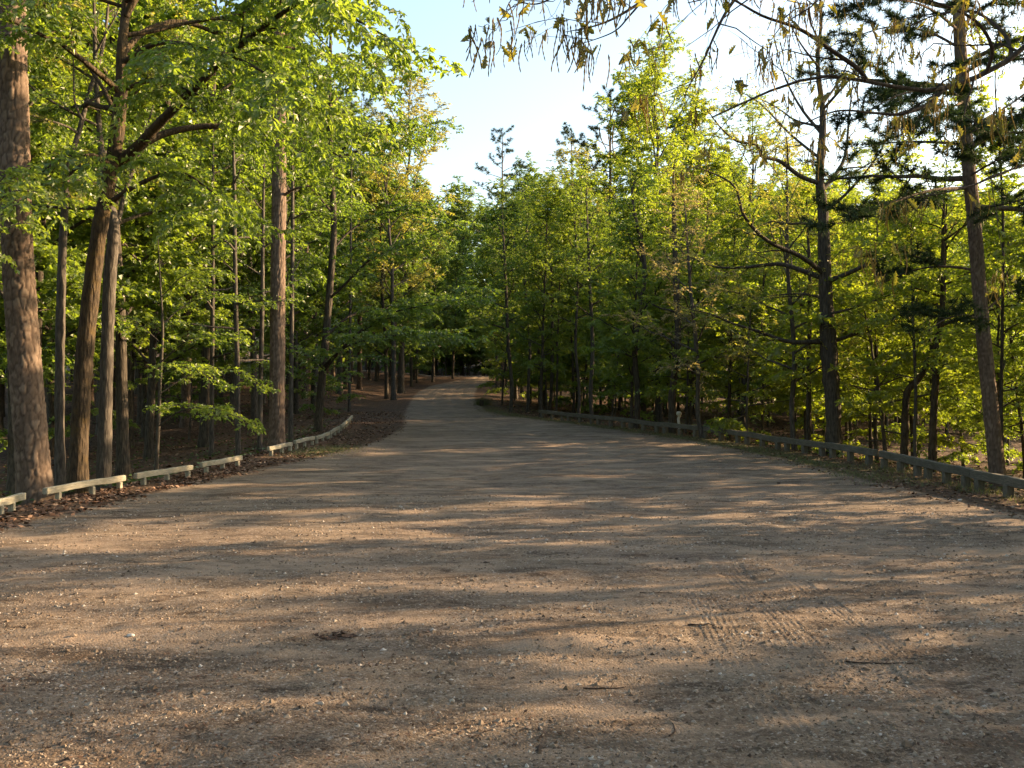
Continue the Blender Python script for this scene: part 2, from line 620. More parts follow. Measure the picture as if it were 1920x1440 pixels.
def build_lake():
    m, nt, out = new_mat('lake_water')
    k = NT(nt)
    ob = k.obj()
    n = k.noise(k.mapping(ob, (1, .4, 1)), 2.2, 4)
    k.principled(out, (0.03, 0.04, 0.035), 0.08, k.bump(n, 0.15, 0.05), 0.5)
    xs = np.linspace(26, 150, 25); ys = np.linspace(-76, 66, 29)
    X, Y = np.meshgrid(xs, ys)
    ny, nx = X.shape
    idx = np.arange(ny * nx).reshape(ny, nx)
    a = Acc()
    a.add(np.stack([X, Y, 0 * X - 3.9], -1), np.stack([idx[:-1, :-1], idx[:-1, 1:], idx[1:, 1:], idx[1:, :-1]], -1).reshape(-1, 4))
    tag(link('lake_water', a.mesh('lake_water', m)), kind='structure')


build_lake()


# ------------------------------------------------------------------ tree generator
def sample_poly(p, ts):
    K = len(p)
    f = np.clip(np.asarray(ts) * (K - 1), 0, K - 1 - 1e-6)
    i = f.astype(int); w = (f - i)[:, None]
    pos = p[i] * (1 - w) + p[i + 1] * w
    tan = norm(p[i + 1] - p[i])
    return pos, tan


def children(rng, parents, per_m, t0, ang, length, taper=0.5, droop=0.15, lift=0.1, flat=0.7, K=5, rk=0.5, nmin=2, wob=0.05):
    """side branches alternating along parents [(pts, r0, r1)] -> list of (pts, r0, r1)"""
    out = []
    up = np.array([0, 0, 1.0])
    for pts, r0, r1 in parents:
        L = np.linalg.norm(np.diff(pts, axis=0), axis=1).sum()
        n = max(nmin, int(L * (1 - t0) * per_m))
        ts = t0 + (1 - t0) * (np.arange(n) + rng.random(n) * .8) / n
        pos, tan = sample_poly(pts, ts)
        side = np.where((np.arange(n) + rng.integers(2)) % 2, 1.0, -1.0)[:, None]
        S = np.cross(tan, up)
        bad = np.linalg.norm(S, axis=1) < 0.25
        rv = norm(rng.normal(size=(n, 3)) * [1, 1, .2])
        S = np.where(bad[:, None], rv, norm(S))
        S = norm(S * side * 1.0 + rng.normal(size=(n, 3)) * (1 - flat))
        a = radians(ang) * (0.7 + 0.6 * rng.random(n))[:, None]
        d = norm(np.cos(a) * tan + np.sin(a) * S + up * lift)
        ln = length * (1 - taper * ts) * (0.6 + 0.7 * rng.random(n))
        s = np.linspace(0, 1, K)[None, :, None]
        pp = pos[:, None, :] + d[:, None, :] * ln[:, None, None] * s - up * (droop * ln[:, None, None] * s ** 2)
        pp = pp + rng.normal(size=pp.shape) * wob * ln[:, None, None] * s
        rr = (r0 + (r1 - r0) * ts) * rk
        for i in range(n):
            out.append((pp[i], rr[i], rr[i] * 0.3))
    return out


def add_wood(acc, brs, sides=5):
    by = {}
    for p, a, b in brs:
        by.setdefault(len(p), []).append((p, a, b))
    for K, l in by.items():
        Pp = np.array([x[0] for x in l])
        s = np.linspace(0, 1, K)
        R = np.array([x[1] + (x[2] - x[1]) * s for x in l])
        tubes(acc, Pp, R, sides)


def leaves(rng, acc_leaf, acc_wood, brs, sp=0.16, tl=(0.2, 0.5), t0=0.15, ang=55, lpt=8, leaf=(0.11, 0.062), droop=0.3,
           spread=0.3, hang=0.25, twig_r=0.004, flip=0.55, nz=0.8, curl=0.12, tri=False):
    pos, tan, bt = [], [], []
    for p, a, b in brs:
        L = np.linalg.norm(np.diff(p, axis=0), axis=1).sum()
        n = max(2, int(L * (1 - t0) / sp))
        ts = t0 + (1 - t0) * (np.arange(n) + rng.random(n) * .9) / n
        q, t = sample_poly(p, ts)
        q = np.vstack([q, p[-1:]]); t = np.vstack([t, norm(p[-1:] - p[-2:-1])])
        pos.append(q); tan.append(t); bt.append(np.full(len(q), rng.random()))
    if not pos:
        return
    pos = np.concatenate(pos); tan = np.concatenate(tan); bt = np.concatenate(bt)
    n = len(pos)
    up = np.array([0, 0, 1.0])
    S = norm(np.cross(tan, up) + 1e-4)
    side = np.where(np.arange(n) % 2, 1.0, -1.0)[:, None]
    a = radians(ang) * (0.3 + rng.random(n))[:, None]
    d = norm(np.cos(a) * tan + np.sin(a) * S * side + rng.normal(size=(n, 3)) * spread)
    ln = tl[0] + (tl[1] - tl[0]) * rng.random(n)
    # twigs
    if twig_r:
        t1 = norm(np.cross(d, up) + 1e-4) * twig_r; t2 = norm(np.cross(d, t1)) * twig_r
        V = np.stack([pos + t1, pos - t1 * .5 + t2 * .87, pos - t1 * .5 - t2 * .87, pos + d * ln[:, None] - up * droop * ln[:, None]], 1).reshape(-1, 3)
        q = 4 * np.arange(n)[:, None, None] + np.array([[0, 1, 3], [1, 2, 3], [2, 0, 3]])[None]
        acc_wood.add(V, q.reshape(-1, 3))
    m = lpt
    t = (np.arange(m)[None, :] + rng.random((n, m))) / m
    base = pos[:, None] + d[:, None] * (ln[:, None] * t)[..., None] - up * (droop * ln[:, None] * t ** 2)[..., None]
    sd = np.where((np.arange(m)[None, :] % 2), 1.0, -1.0)[..., None]
    S2 = norm(np.cross(d, up) + 1e-4)[:, None]
    ax = norm(d[:, None] * 0.6 + S2 * sd * 0.8 + rng.normal(size=(n, m, 3)) * 0.35 - up * hang)
    nr = norm(up * nz + rng.normal(size=(n, m, 3)) * flip)
    sv = norm(np.cross(ax, nr)); nr = np.cross(sv, ax)
    sc = (0.6 + 0.6 * rng.random((n, m)))[..., None]
    Lf, Wf = leaf
    c0 = base
    c1 = base + ax * Lf * 0.45 * sc + sv * Wf * 0.5 * sc + nr * Lf * curl * sc
    c2 = base + ax * Lf * sc - nr * Lf * curl * sc
    c3 = base + ax * Lf * 0.45 * sc - sv * Wf * 0.5 * sc + nr * Lf * curl * sc
    k = n * m
    nv = 3 if tri else 4
    if tri:
        V = np.stack([base + sv * Wf * .5 * sc + ax * Lf * .2 * sc, c2, base - sv * Wf * .5 * sc + ax * Lf * .2 * sc], 2).reshape(-1, 3)
    else:
        V = np.stack([c0, c1, c2, c3], 2).reshape(-1, 3)
    Fc = np.arange(k * nv).reshape(k, nv)
    ti = np.clip(0.25 * rng.random((n, m)) + 0.45 * bt[:, None] + 0.15, 0, 1)
    acc_leaf.add(V, Fc, np.repeat(ti.ravel(), nv))


def needles(rng, acc, brs, sp=0.10, per=16, L=0.15, w=0.0035, t0=0.25, fwd=0.45):
    pos, tan, bt = [], [], []
    for p, a, b in brs:
        Ln = np.linalg.norm(np.diff(p, axis=0), axis=1).sum()
        n = max(2, int(Ln * (1 - t0) / sp))
        ts = t0 + (1 - t0) * (np.arange(n) + rng.random(n) * .9) / n
        q, t = sample_poly(p, ts)
        q = np.vstack([q, p[-1:]]); t = np.vstack([t, norm(p[-1:] - p[-2:-1])])
        pos.append(q); tan.append(t); bt.append(np.full(len(q), rng.random()))
    pos = np.concatenate(pos); tan = np.concatenate(tan); bt = np.concatenate(bt)
    n = len(pos)
    rd = norm(rng.normal(size=(n, per, 3)))
    d = norm(tan[:, None] * fwd + rd + np.array([0, 0, 0.25]))
    ll = L * (0.7 + 0.5 * rng.random((n, per)))[..., None]
    sv = norm(np.cross(d, rng.normal(size=(n, per, 3))))
    b0 = pos[:, None] + sv * w; b1 = pos[:, None] - sv * w
    tip = pos[:, None] + d * ll - np.array([0, 0, 1.0]) * ll * 0.12
    V = np.stack([b0, b1, tip], 2).reshape(-1, 3)
    k = n * per
    acc.add(V, np.arange(k * 3).reshape(k, 3), np.repeat(np.clip(rng.random((n, per)) * .4 + bt[:, None] * .5, 0, 1).ravel(), 3))


def trunk_line(rng, h, lean=(0, 0), wig=0.12, n=14):
    z = np.linspace(0, 1, n)
    x = lean[0] * z ** 1.3 + np.cumsum(rng.normal(size=n)) * wig * .3 * z
    y = lean[1] * z ** 1.3 + np.cumsum(rng.normal(size=n)) * wig * .3 * z
    return np.stack([x, y, z * h], 1)


def auto_limbs(rng, pts, r_at, z0, n, prof, elev=(15, 50), curve=0.25, K=7, phase=None, az=None):
    """limbs around a trunk; prof(t) -> length at relative height t in the crown"""
    out = []
    zs = pts[:, 2]
    ztop = zs[-1]
    ph = rng.random() * 6.28 if phase is None else phase
    for i in range(n):
        t = (i + rng.random() * .7) / n
        z = z0 + (ztop - z0) * (t * 0.97)
        f = np.interp(z, zs, np.linspace(0, 1, len(zs)))
        pos, _ = sample_poly(pts, [f])
        ph += 2.4 + rng.normal() * .3
        a_ = ph if az is None else az + rng.normal() * 0.9
        el = radians(elev[0] + (elev[1] - elev[0]) * t + rng.normal() * 6)
        L = prof(t) * (0.75 + 0.5 * rng.random())
        d = np.array([cos(a_) * cos(el), sin(a_) * cos(el), sin(el)])
        s = np.linspace(0, 1, K)[:, None]
        p = pos + d * L * s + np.array([0, 0, 1]) * curve * L * (s ** 2) * (0.4 - rng.random())
        p = p + np.cumsum(rng.normal(size=(K, 3)), 0) * 0.035 * L * s
        r = min(r_at(f) * 0.55, 0.012 + 0.016 * L)
        out.append((p, r, r * 0.25))
    return out


def build_tree_meshes(name, rng, h, base, rad, n_limbs, r0, leafm, barkm, lean=(0, 0), prof=None, elev=(10, 55), sub_pm=1.5, sub_len=1.4,
                      br_pm=2.6, br_len=0.8, twig=0.16, lpt=8, leaf=(0.11, 0.062), flat=0.75, droop=0.15, tl=(0.2, 0.5), wig=0.15, hang=0.25, sides=9, flip=0.55, tri=True):
    tp = trunk_line(rng, h, lean, wig)
    wood = Acc(); lf = Acc()
    s = np.linspace(0, 1, 40)
    pts = spline(tp, 40)
    flare = 1 + 0.3 * np.exp(-s * h / 0.35)
    R = (r0 * (1 - s) ** 0.8 + 0.012) * flare
    pts = np.vstack([pts[:1] - [0, 0, 0.5], pts]); R = np.concatenate([[R[0] * 1.1], R])
    tubes(wood, pts, R, sides)
    if prof is None:
        prof = lambda t: rad * (0.62 + 0.6 * math.sin(min(1, t * 1.25 + .1) * pi * .6)) * (1 - 0.42 * t ** 3)
    limbs = auto_limbs(rng, tp, lambda f: r0 * (1 - f) ** .8 + 0.012, base, n_limbs, prof, elev)
    limbs.append((tp[-4:] + 0.0, 0.03, 0.01))
    add_wood(wood, limbs, 6)
    sub = children(rng, limbs, sub_pm, 0.22, 48, sub_len, 0.45, droop, 0.08, flat)
    add_wood(wood, sub, 4)
    br = children(rng, sub, br_pm, 0.2, 48, br_len, 0.4, droop, 0.03, flat, K=4)
    add_wood(wood, br, 3)
    leaves(rng, lf, wood, br + sub + [(l[0][2:], l[1], l[2]) for l in limbs], twig, tl, 0.15, 55, lpt, leaf, hang=hang, flip=flip, tri=tri)
    return wood.mesh(name + '_trunk', barkm), lf.mesh(name + '_crown', leafm, False)


def build_pine_meshes(name, rng, h, base, rad, n_limbs, r0, lean=(0, 0), per=16, L=0.30, w=0.018, sp=0.12):
    tp = trunk_line(rng, h, lean, 0.12)
    wood = Acc(); nd = Acc()
    s = np.linspace(0, 1, 40)
    pts = spline(tp, 40)
    R = (r0 * (1 - s) ** .7 + 0.015) * (1 + 0.3 * np.exp(-s * h / .35))
    pts = np.vstack([pts[:1] - [0, 0, 0.5], pts]); R = np.concatenate([[R[0] * 1.1], R])
    tubes(wood, pts, R, 10)
    prof = lambda t: rad * (0.8 + 0.5 * math.sin(t * pi)) * (1 - 0.72 * t ** 1.6)
    limbs = auto_limbs(rng, tp, lambda f: r0 * (1 - f) ** .7 + .015, base, n_limbs, prof, (0, 40), 0.3)
    add_wood(wood, limbs, 5)
    sub = children(rng, limbs, 1.9, 0.3, 45, 1.1, 0.4, -0.05, 0.2, 0.6)
    add_wood(wood, sub, 3)
    br = children(rng, sub, 3.0, 0.25, 45, 0.5, 0.3, -0.1, 0.2, 0.4, K=3)
    needles(rng, nd, br + sub, sp, per, L, w, 0.35)
    return wood.mesh(name + '_trunk', M_BARK_PINE), nd.mesh(name + '_crown', M_NEEDLE, False)


def tree_thing(name, meshes, loc, label, cat, group=None, rotz=0.0, scale=1.0):
    r = empty(name, loc)
    r.rotation_euler = (0, 0, rotz)
    r.scale = (scale,) * 3
    link('trunk', meshes[0], r)
    link('crown', meshes[1], r)
    tag(r, label, cat, group)
    return r

#@@HEROES@@
# ------------------------------------------------------------------ forest prototypes
PROTO = {}


def proto(key, fn, *a, **k):
    PROTO[key] = fn(key, np.random.default_rng(sum(map(ord, key)) * 13 + 5), *a, **k)


T = dict(sub_pm=2.1, br_pm=2.9, sub_len=1.6, br_len=0.85, flat=0.55, twig=0.115, lpt=15, leaf=(0.17, 0.12), elev=(22, 78), wig=.4)
S = dict(sub_pm=2.2, br_pm=3.2, sub_len=1.05, br_len=0.6, flat=0.6, twig=0.11, lpt=15, leaf=(0.135, 0.095), sides=7, elev=(12, 75), wig=.28)
U = dict(sub_pm=2.4, br_pm=3.4, sub_len=0.8, br_len=0.45, flat=0.85, twig=0.11, lpt=11, sides=6, wig=.1, tl=(.12, .32), leaf=(.125, .085))
proto('tall_a', build_tree_meshes, 20, 4.5, 4.0, 26, 0.20, M_LEAF_G, M_BARK_GREY, lean=(0.5, 0.2), **T)
proto('tall_b', build_tree_meshes, 18, 3.2, 3.6, 26, 0.17, M_LEAF_D, M_BARK_OAK, lean=(-0.6, 0.3), **T)
proto('tall_c', build_tree_meshes, 22, 6.5, 4.2, 26, 0.22, M_LEAF_G, M_BARK_OAK, lean=(0.3, -0.5), **T)
proto('slim_a', build_tree_meshes, 13, 1.8, 2.4, 28, 0.085, M_LEAF_G, M_BARK_GREY, lean=(0.5, 0.1), **S)
proto('slim_b', build_tree_meshes, 11, 1.4, 2.5, 26, 0.075, M_LEAF_Y, M_BARK_GREY, lean=(-0.4, 0.2), **S)
proto('slim_c', build_tree_meshes, 15, 2.6, 2.7, 28, 0.10, M_LEAF_Y, M_BARK_OAK, lean=(0.2, -0.3), **S)
H = dict(sub_pm=1.6, br_pm=2.4, sub_len=1.0, br_len=0.6, flat=0.4, twig=0.22, lpt=6, leaf=(0.14, 0.09), sides=6, elev=(5, 75), wig=.3)
proto('slim_e', build_tree_meshes, 9, 1.2, 2.0, 20, 0.07, M_LEAF_Y, M_BARK_OAK, lean=(0.5, -0.3), **H)
proto('slim_f', build_tree_meshes, 11, 2.6, 2.3, 18, 0.08, M_LEAF_Y, M_BARK_OAK, lean=(-0.5, 0.3), **H)
proto('slim_d', build_tree_meshes, 15, 5.0, 2.4, 26, 0.10, M_LEAF_G, M_BARK_OAK, lean=(0.3, 0.4), **S)
proto('gold_a', build_tree_meshes, 18, 5.0, 3.8, 24, 0.17, M_LEAF_O, M_BARK_GREY, lean=(0.4, 0.2), sub_pm=1.9, br_pm=2.6, flat=.5, lpt=12, twig=0.15, leaf=(0.13, 0.085), elev=(25, 78), tl=(.15, .4), wig=.4)
proto('under_a', build_tree_meshes, 5.0, 0.9, 2.3, 16, 0.045, M_LEAF_G, M_BARK_GREY, lean=(0.3, 0.2), elev=(0, 30), flip=0.4, **U)
proto('under_b', build_tree_meshes, 3.6, 0.5, 1.7, 15, 0.032, M_LEAF_Y, M_BARK_GREY, lean=(-0.2, 0.2), elev=(0, 40), **U)
proto('pine_a', build_pine_meshes, 26, 15, 3.0, 26, 0.21)
proto('pine_b', build_pine_meshes, 23, 12, 2.6, 24, 0.18)

GROUP = {
    'around': ('unseen trees around the near end of the lot', 'unseen tall tree at the near end of the lot, beside and behind the viewpoint'),
    'left_tall': ('tall trees of the shaded wood left of the road', 'tall leafy tree standing back in the shaded wood left of the road'),
    'left_under': ('saplings under the left wood', 'low leafy sapling growing under the tall trees of the left wood'),
    'left_pine': ('pines back in the left wood', 'straight bare pine trunk back in the dark wood left of the road'),
    'right_slim': ('slim trees of the sunlit wood on the right', 'slim young tree with thin trunk in the sunlit wood right of the road'),
    'right_tall': ('taller trees of the wood on the right', 'taller leafy tree far back in the wood right of the road'),
    'right_far': ('trees on the far shore to the right', 'distant tree on the far shore beyond the water, right of the wood'),
    'end_under': ('bushes at the far bend', 'dark bush in the shade beyond the far bend of the road'),
    'left_mid': ('bushy half-grown trees in the left wood', 'bushy half-grown tree filling the shade between trunks of the left wood'),
    'right_under': ('bright saplings behind the right rail', 'bright low sapling with backlit leaves behind the right guard rail'),
    'end_tall': ('trees closing off the far bend', 'dark leafy tree beyond the far bend of the gravel road'),
    'shade': ('trees lining the right edge of the lot', 'young tree beside the lot beyond the near end of the right rail'),
}
SKY_U = [-400, 690, 745, 775, 800, 850, 872, 905, 950, 1000, 1050, 1110, 1160, 1250, 1300, 1400, 1500, 1950, 2600]
SKY_V = [-700, -700, -60, 140, 215, 330, 395, 350, 340, 350, 340, 350, 300, 270, 300, 325, 365, 385, 380]


def sky_limit(x, y, r):
    us = 960 + F_PX * np.linspace(x - r, x + r, 7) / y
    v = np.interp(us, SKY_U, SKY_V).max()
    return P(960, v, y)[2]


PROTO_H = {'tall_a': (20, 4.2), 'tall_b': (18, 3.8), 'tall_c': (22, 4.4), 'slim_a': (13, 2.3), 'slim_b': (11, 2.4), 'slim_c': (15, 2.7),
           'slim_d': (15, 2.5), 'slim_e': (9, 2), 'slim_f': (11, 2.3), 'gold_a': (18, 4), 'under_a': (5, 2.3), 'under_b': (3.6, 1.8), 'pine_a': (26, 3), 'pine_b': (23, 2.6)}
CAT = {'tall': 'tree', 'slim': 'tree', 'gold': 'tree', 'under': 'sapling', 'pine': 'pine tree'}
NAME = {'tall': 'broadleaf_tree', 'slim': 'young_tree', 'gold': 'broadleaf_tree', 'under': 'sapling', 'pine': 'pine_tree'}
placed = []          # (x, y, r) of everything rooted


def put(key, x, y, label, group=None, scale=1.0, rz=None, leafm=None, rng=RNG):
    fam = key.split('_')[0]
    z = float(ground_z(x, y))
    t = tree_thing(NAME[fam], PROTO[key], (x, y, z), label, CAT[fam], group, rng.random() * 6.28 if rz is None else rz, scale)
    if leafm is not None:
        c = [o for o in t.children if o.name.startswith('crown')][0]
        c.material_slots[0].link = 'OBJECT'
        c.material_slots[0].material = leafm
    placed.append((x, y, 1.0))
    return t


def far_enough(x, y, d):
    return all((x - a) ** 2 + (y - b) ** 2 > d * d for a, b, _ in placed)


# ------------------------------------------------------------------ hero trees
def bark_plates(acc, ctrl, r_of, na=22, ch=0.13, depth=0.022, sides=132, ring=0.028, seed=5):
    """a trunk whose bark is split into raised scaly plates"""
    pts0 = spline(ctrl, 200)
    L = np.linalg.norm(np.diff(pts0, axis=0), axis=1).sum()
    K = int(L / ring)
    pts = spline(ctrl, K)
    s = np.linspace(0, L, K)
    T = norm(np.gradient(pts, axis=0))
    U = norm(np.cross(np.array([[1.0, 0, 0]]), T)); W = np.cross(T, U)
    th = np.arange(sides) * 2 * pi / sides
    A = th[None, :] / (2 * pi) * na + 0.55 * np.sin(th)[None, :] * fbm(th[None, :] * 0 + 1, s[:, None] * 2.2, 2, seed) + 0.4 * fbm(np.cos(th)[None, :] * 2.5 + 9, s[:, None] * 4 + np.sin(th)[None, :] * 2, 2, seed + 2)
    B = s[:, None] / ch + 0 * A + 0.55 * fbm(np.cos(th)[None, :] * 3, s[:, None] * 4 + np.sin(th)[None, :] * 3, 2, seed + 1)
    f1 = np.full(A.shape, 9.0); f2 = f1.copy(); idv = np.zeros(A.shape)
    ia = np.floor(A); ib = np.floor(B)
    for da in (-1, 0, 1):
        for db in (-1, 0, 1):
            ca = ia + da; cb = ib + db
            wa = np.mod(ca, na)
            px = ca + 0.15 + 0.7 * _h(wa, cb, seed + 3); py = cb + 0.15 + 0.7 * _h(wa, cb, seed + 4)
            d = np.hypot(A - px, (B - py))
            nid = _h(wa, cb, seed + 5)
            closer = d < f1
            f2 = np.where(closer, f1, np.minimum(f2, d))
            idv = np.where(closer, nid, idv)
            f1 = np.where(closer, d, f1)
    edge = sstep(0.02, 0.34, f2 - f1 + 0.16 * fbm(A * 4, B * 4, 3, seed + 12))
    hgt = depth * (edge * (0.55 + 0.6 * idv) - 0.5) + 0.004 * fbm(A * 3, B * 3, 3, seed + 8)
    R = r_of(s)[:, None] + hgt
    V = pts[:, None] + R[..., None] * (np.cos(th)[None, :, None] * U[:, None] + np.sin(th)[None, :, None] * W[:, None])
    i = (np.arange(K - 1) * sides)[:, None]; j = np.arange(sides)[None]; j2 = (j + 1) % sides
    acc.add(V.reshape(-1, 3), np.stack([i + j, i + j2, i + sides + j2, i + sides + j], -1).reshape(-1, 4), np.clip(0.24 + edge * (0.12 + 0.5 * idv) + 0.25 * fbm(A * 2.5, B * 5, 3, seed + 14), 0, 1).ravel())


def plate_mat():
    m, nt, out = new_mat('bark_scaly_plates')
    k = NT(nt)
    ob = k.obj()
    t = k.attr('tint')
    n = k.noise(k.mapping(ob, (1, 1, .5)), 22, 5, 0.7)
    col = k.ramp(t, [(0.05, (0.030, 0.021, 0.016)), (0.3, (0.09, 0.064, 0.046)), (0.6, (0.155, 0.113, 0.082)), (0.95, (0.22, 0.167, 0.122))])
    col = k.mix(k.maprange(n, 0.35, 0.7, 0, 0.55), col, (0.14, 0.10, 0.075))
    k.principled(out, col, 0.95, k.bump(n, 0.5, 0.012), 0.1)
    return m


M_PLATE = plate_mat()


def hero(name, label, cat, trunk, r_ctrl, limbs=(), leafm=None, barkm=M_BARK_OAK, auto=None, seed=1, sub=(1.5, 1.5), br=(2.4, 0.9), twig=0.17, tl=(0.2, 0.5), lpt=8,
         leaf=(0.11, 0.062), flat=0.8, droop=0.15, hang=0.25, plates=None, pine=None, sides=12, sub_t0=0.22, group=None, flip=0.5, extra_limbs=()):
    rng = np.random.default_rng(seed)
    base = np.array(trunk[0], float)
    zb = float(ground_z(base[0], base[1]))
    base = np.array([base[0], base[1], zb])
    root = empty(name, base)
    tr = np.array(trunk, float) - base
    tr[0, 2] = 0
    n = 60
    pts = spline(tr, n)
    L = np.concatenate([[0], np.cumsum(np.linalg.norm(np.diff(pts, axis=0), axis=1))])
    rs = np.interp(np.linspace(0, 1, n), np.linspace(0, 1, len(r_ctrl)), r_ctrl)
    rs = rs * (1 + 0.24 * np.exp(-L / 0.3))
    full = np.vstack([pts[:1] - [0, 0, 0.6], pts])
    a = Acc()
    if plates:
        r_of = lambda s: np.interp(s - 0.6, L, rs)
        bark_plates(a, full, r_of, **plates)
        me = a.mesh(name + '_trunk', M_PLATE)
    else:
        lump = 1 + 0.05 * rng.normal(size=n)
        tubes(a, full, np.concatenate([[rs[0] * 1.1], rs * lump]), sides)
        me = a.mesh(name + '_trunk', barkm)
    link('trunk', me, root)
    lf = Acc()
    L_all = [(spline(np.array(c) - base, max(7, len(c) * 3)), r0, r1) for c, r0, r1 in limbs]
    n_named = len(L_all)
    if auto:
        z0, nl, prof, elev = auto[:4]
        L_all += auto_limbs(rng, pts, lambda f: np.interp(f, np.linspace(0, 1, n), rs), z0, nl, prof, elev, az=auto[4] if len(auto) > 4 else None)
    for i, lb in enumerate(L_all):
        w = Acc()
        add_wood(w, [lb], 8 if i < n_named else 6)
        sb = children(rng, [lb], sub[0], sub_t0, 50, sub[1], 0.4, droop, 0.08, flat)
        add_wood(w, sb, 4)
        bb = children(rng, sb, br[0], 0.15, 48, br[1], 0.4, droop, 0.03, flat, K=4)
        add_wood(w, bb, 3)
        if pine:
            needles(rng, lf, bb + sb, *pine)
        else:
            leaves(rng, lf, w, bb + sb + [(lb[0][len(lb[0]) // 3:], lb[1], lb[2])], twig, tl, 0.12, 55, lpt, leaf, hang=hang, flip=flip)
        link('limb', w.mesh(name + '_limb', barkm), root)
    if lf.n:
        link('crown', lf.mesh(name + '_crown', leafm, False), root)
    tag(root, label, cat, group)
    placed.append((base[0], base[1], 1.5))
    return root


def pl(Y, *uv):
    """polyline from (u, v[, dY]) pixels around distance Y"""
    return [P(q[0], q[1], Y + (q[2] if len(q) > 2 else 0)) for q in uv]


# -- left side
hero('pine_tree', 'thick scaly-barked pine at the far left, lit on one side, behind the rail', 'pine tree',
     pl(16.6, (68, 946), (58, 820), (48, 690), (38, 560), (30, 400), (26, 200), (22, 0), (20, -250), (20, -600), (22, -1000)),
     [0.275, 0.265, 0.255, 0.245, 0.23, 0.21, 0.18, 0.15, 0.1, 0.04],
     plates=dict(na=13, ch=0.17, depth=0.021, sides=110, ring=0.04, seed=5), pine=(0.14, 12, 0.18, 0.006, 0.3), leafm=M_NEEDLE, barkm=M_BARK_PINE,
     auto=(11.5, 14, lambda t: 2.8 * (1 - .5 * t), (0, 40)), seed=3, sub=(1.4, 1.0), br=(2.4, 0.5))

hero('oak_tree', 'dark mossy-trunked tree forking into long arching limbs over the left rail', 'tree',
     pl(17.9, (145, 916), (150, 800), (160, 650), (178, 490), (192, 400), (212, 300), (226, 190), (229, 90), (240, -20, .3), (252, -160, .6), (262, -330, 1)),
     [0.175, 0.165, 0.16, 0.155, 0.145, 0.135, 0.10, 0.08, 0.07, 0.05, 0.02],
     [(pl(18, (222, 305), (255, 278, -.2), (300, 230, -.5), (350, 180, -.9), (420, 112, -1.4), (500, 45, -2.0), (590, -10, -2.4), (690, -40, -2.8)), 0.106, .015),
      (pl(18, (230, 300), (262, 275, .2), (310, 250, .4), (380, 237, .6), (450, 238, .8), (520, 248, 1.0), (590, 270, 1.2), (660, 305, 1.4)), 0.088, .012),
      (pl(18, (195, 390), (235, 360, -.3), (290, 332, -.7), (340, 324, -1.0), (385, 350, -1.3), (445, 398, -1.6)), 0.056, .008),
      (pl(18, (228, 170), (265, 155, -.3), (310, 148, -.6), (350, 168, -1), (410, 195, -1.4)), 0.050, .008),
      (pl(18, (230, 100), (270, 60, .6), (340, 40, 1.2), (430, 70, 1.8), (520, 85, 2.4), (620, 110, 3.0), (720, 165, 3.4)), 0.069, .01),
      (pl(18, (236, 30), (255, -5), (300, -70, .5), (380, -150, 1.0), (480, -190, 1.4)), 0.075, .012),
      (pl(18, (238, 0), (300, -40, -1), (420, -60, -2), (540, -40, -3), (640, 20, -3.6), (735, 75, -4)), 0.069, .01),
      (pl(18, (222, 230), (190, 160, .5), (140, 100, 1), (70, 70, 1.6), (10, 60, 2)), 0.050, .008),
      (pl(18, (212, 310), (170, 290, -1.), (110, 300, -2), (60, 340, -2.6), (10, 370, -3.0)), 0.044, .008),
      (pl(18, (228, 120), (300, 80, -1.2), (420, 100, -2.5), (520, 150, -3.5), (600, 200, -4)), 0.056, .008),
      (pl(18, (240, -60), (200, -120, -1), (140, -130, -2), (60, -60, -2.6)), 0.050, .008),
      ],
     M_LEAF_G, M_BARK_MOSS, auto=(7.0, 9, lambda t: 3.8 * (1 - .4 * t), (10, 60)), seed=11, sub=(2.1, 1.6), br=(2.9, 0.9), lpt=12, droop=0.22, hang=0.45, twig=0.14, leaf=(0.13, 0.075), sides=16, sub_t0=0.36)

hero('slender_tree', 'slender grey tree bending at a high fork between the two thickest left trunks', 'tree',
     pl(18.8, (113, 905), (112, 700), (116, 500), (122, 380), (128, 315), (150, 240, .3), (168, 170, .6), (185, 120, 1), (200, 40, 1.4), (210, -120, 2)),
     [0.10, 0.095, 0.09, 0.085, 0.075, 0.055, 0.045, 0.035, 0.025, 0.01],
     [(pl(18.8, (126, 330), (150, 312, -.3), (200, 305, -.6), (245, 318, -1)), .04, .008),
      (pl(18.8, (155, 225), (140, 190), (138, 120, .3), (132, 40, .5)), .025, .006)],
     M_LEAF_O, M_BARK_GREY, auto=(6.3, 8, lambda t: 2.0, (10, 60)), seed=12, sub=(1.3, 1.0), br=(2.0, 0.7), lpt=6)

hero('forked_tree', 'grey-barked trunk forking in a narrow V, right of the mossy tree', 'tree',
     pl(18.9, (194, 905), (197, 800), (201, 650), (206, 520), (213, 430), (205, 380, .2), (190, 280, .5), (180, 150, .8), (175, -50, 1)),
     [0.14, 0.13, 0.125, 0.12, 0.11, 0.07, 0.055, 0.04, 0.015],
     [(pl(18.9, (213, 435), (225, 400, .2), (234, 360, .4), (260, 290, .8), (290, 190, 1.2)), .06, .012)],
     M_LEAF_D, M_BARK_GREY, auto=(5.6, 9, lambda t: 2.4 * (1 - .3 * t), (5, 55)), seed=13, sub=(1.4, 1.1), br=(2.2, 0.8), lpt=7)

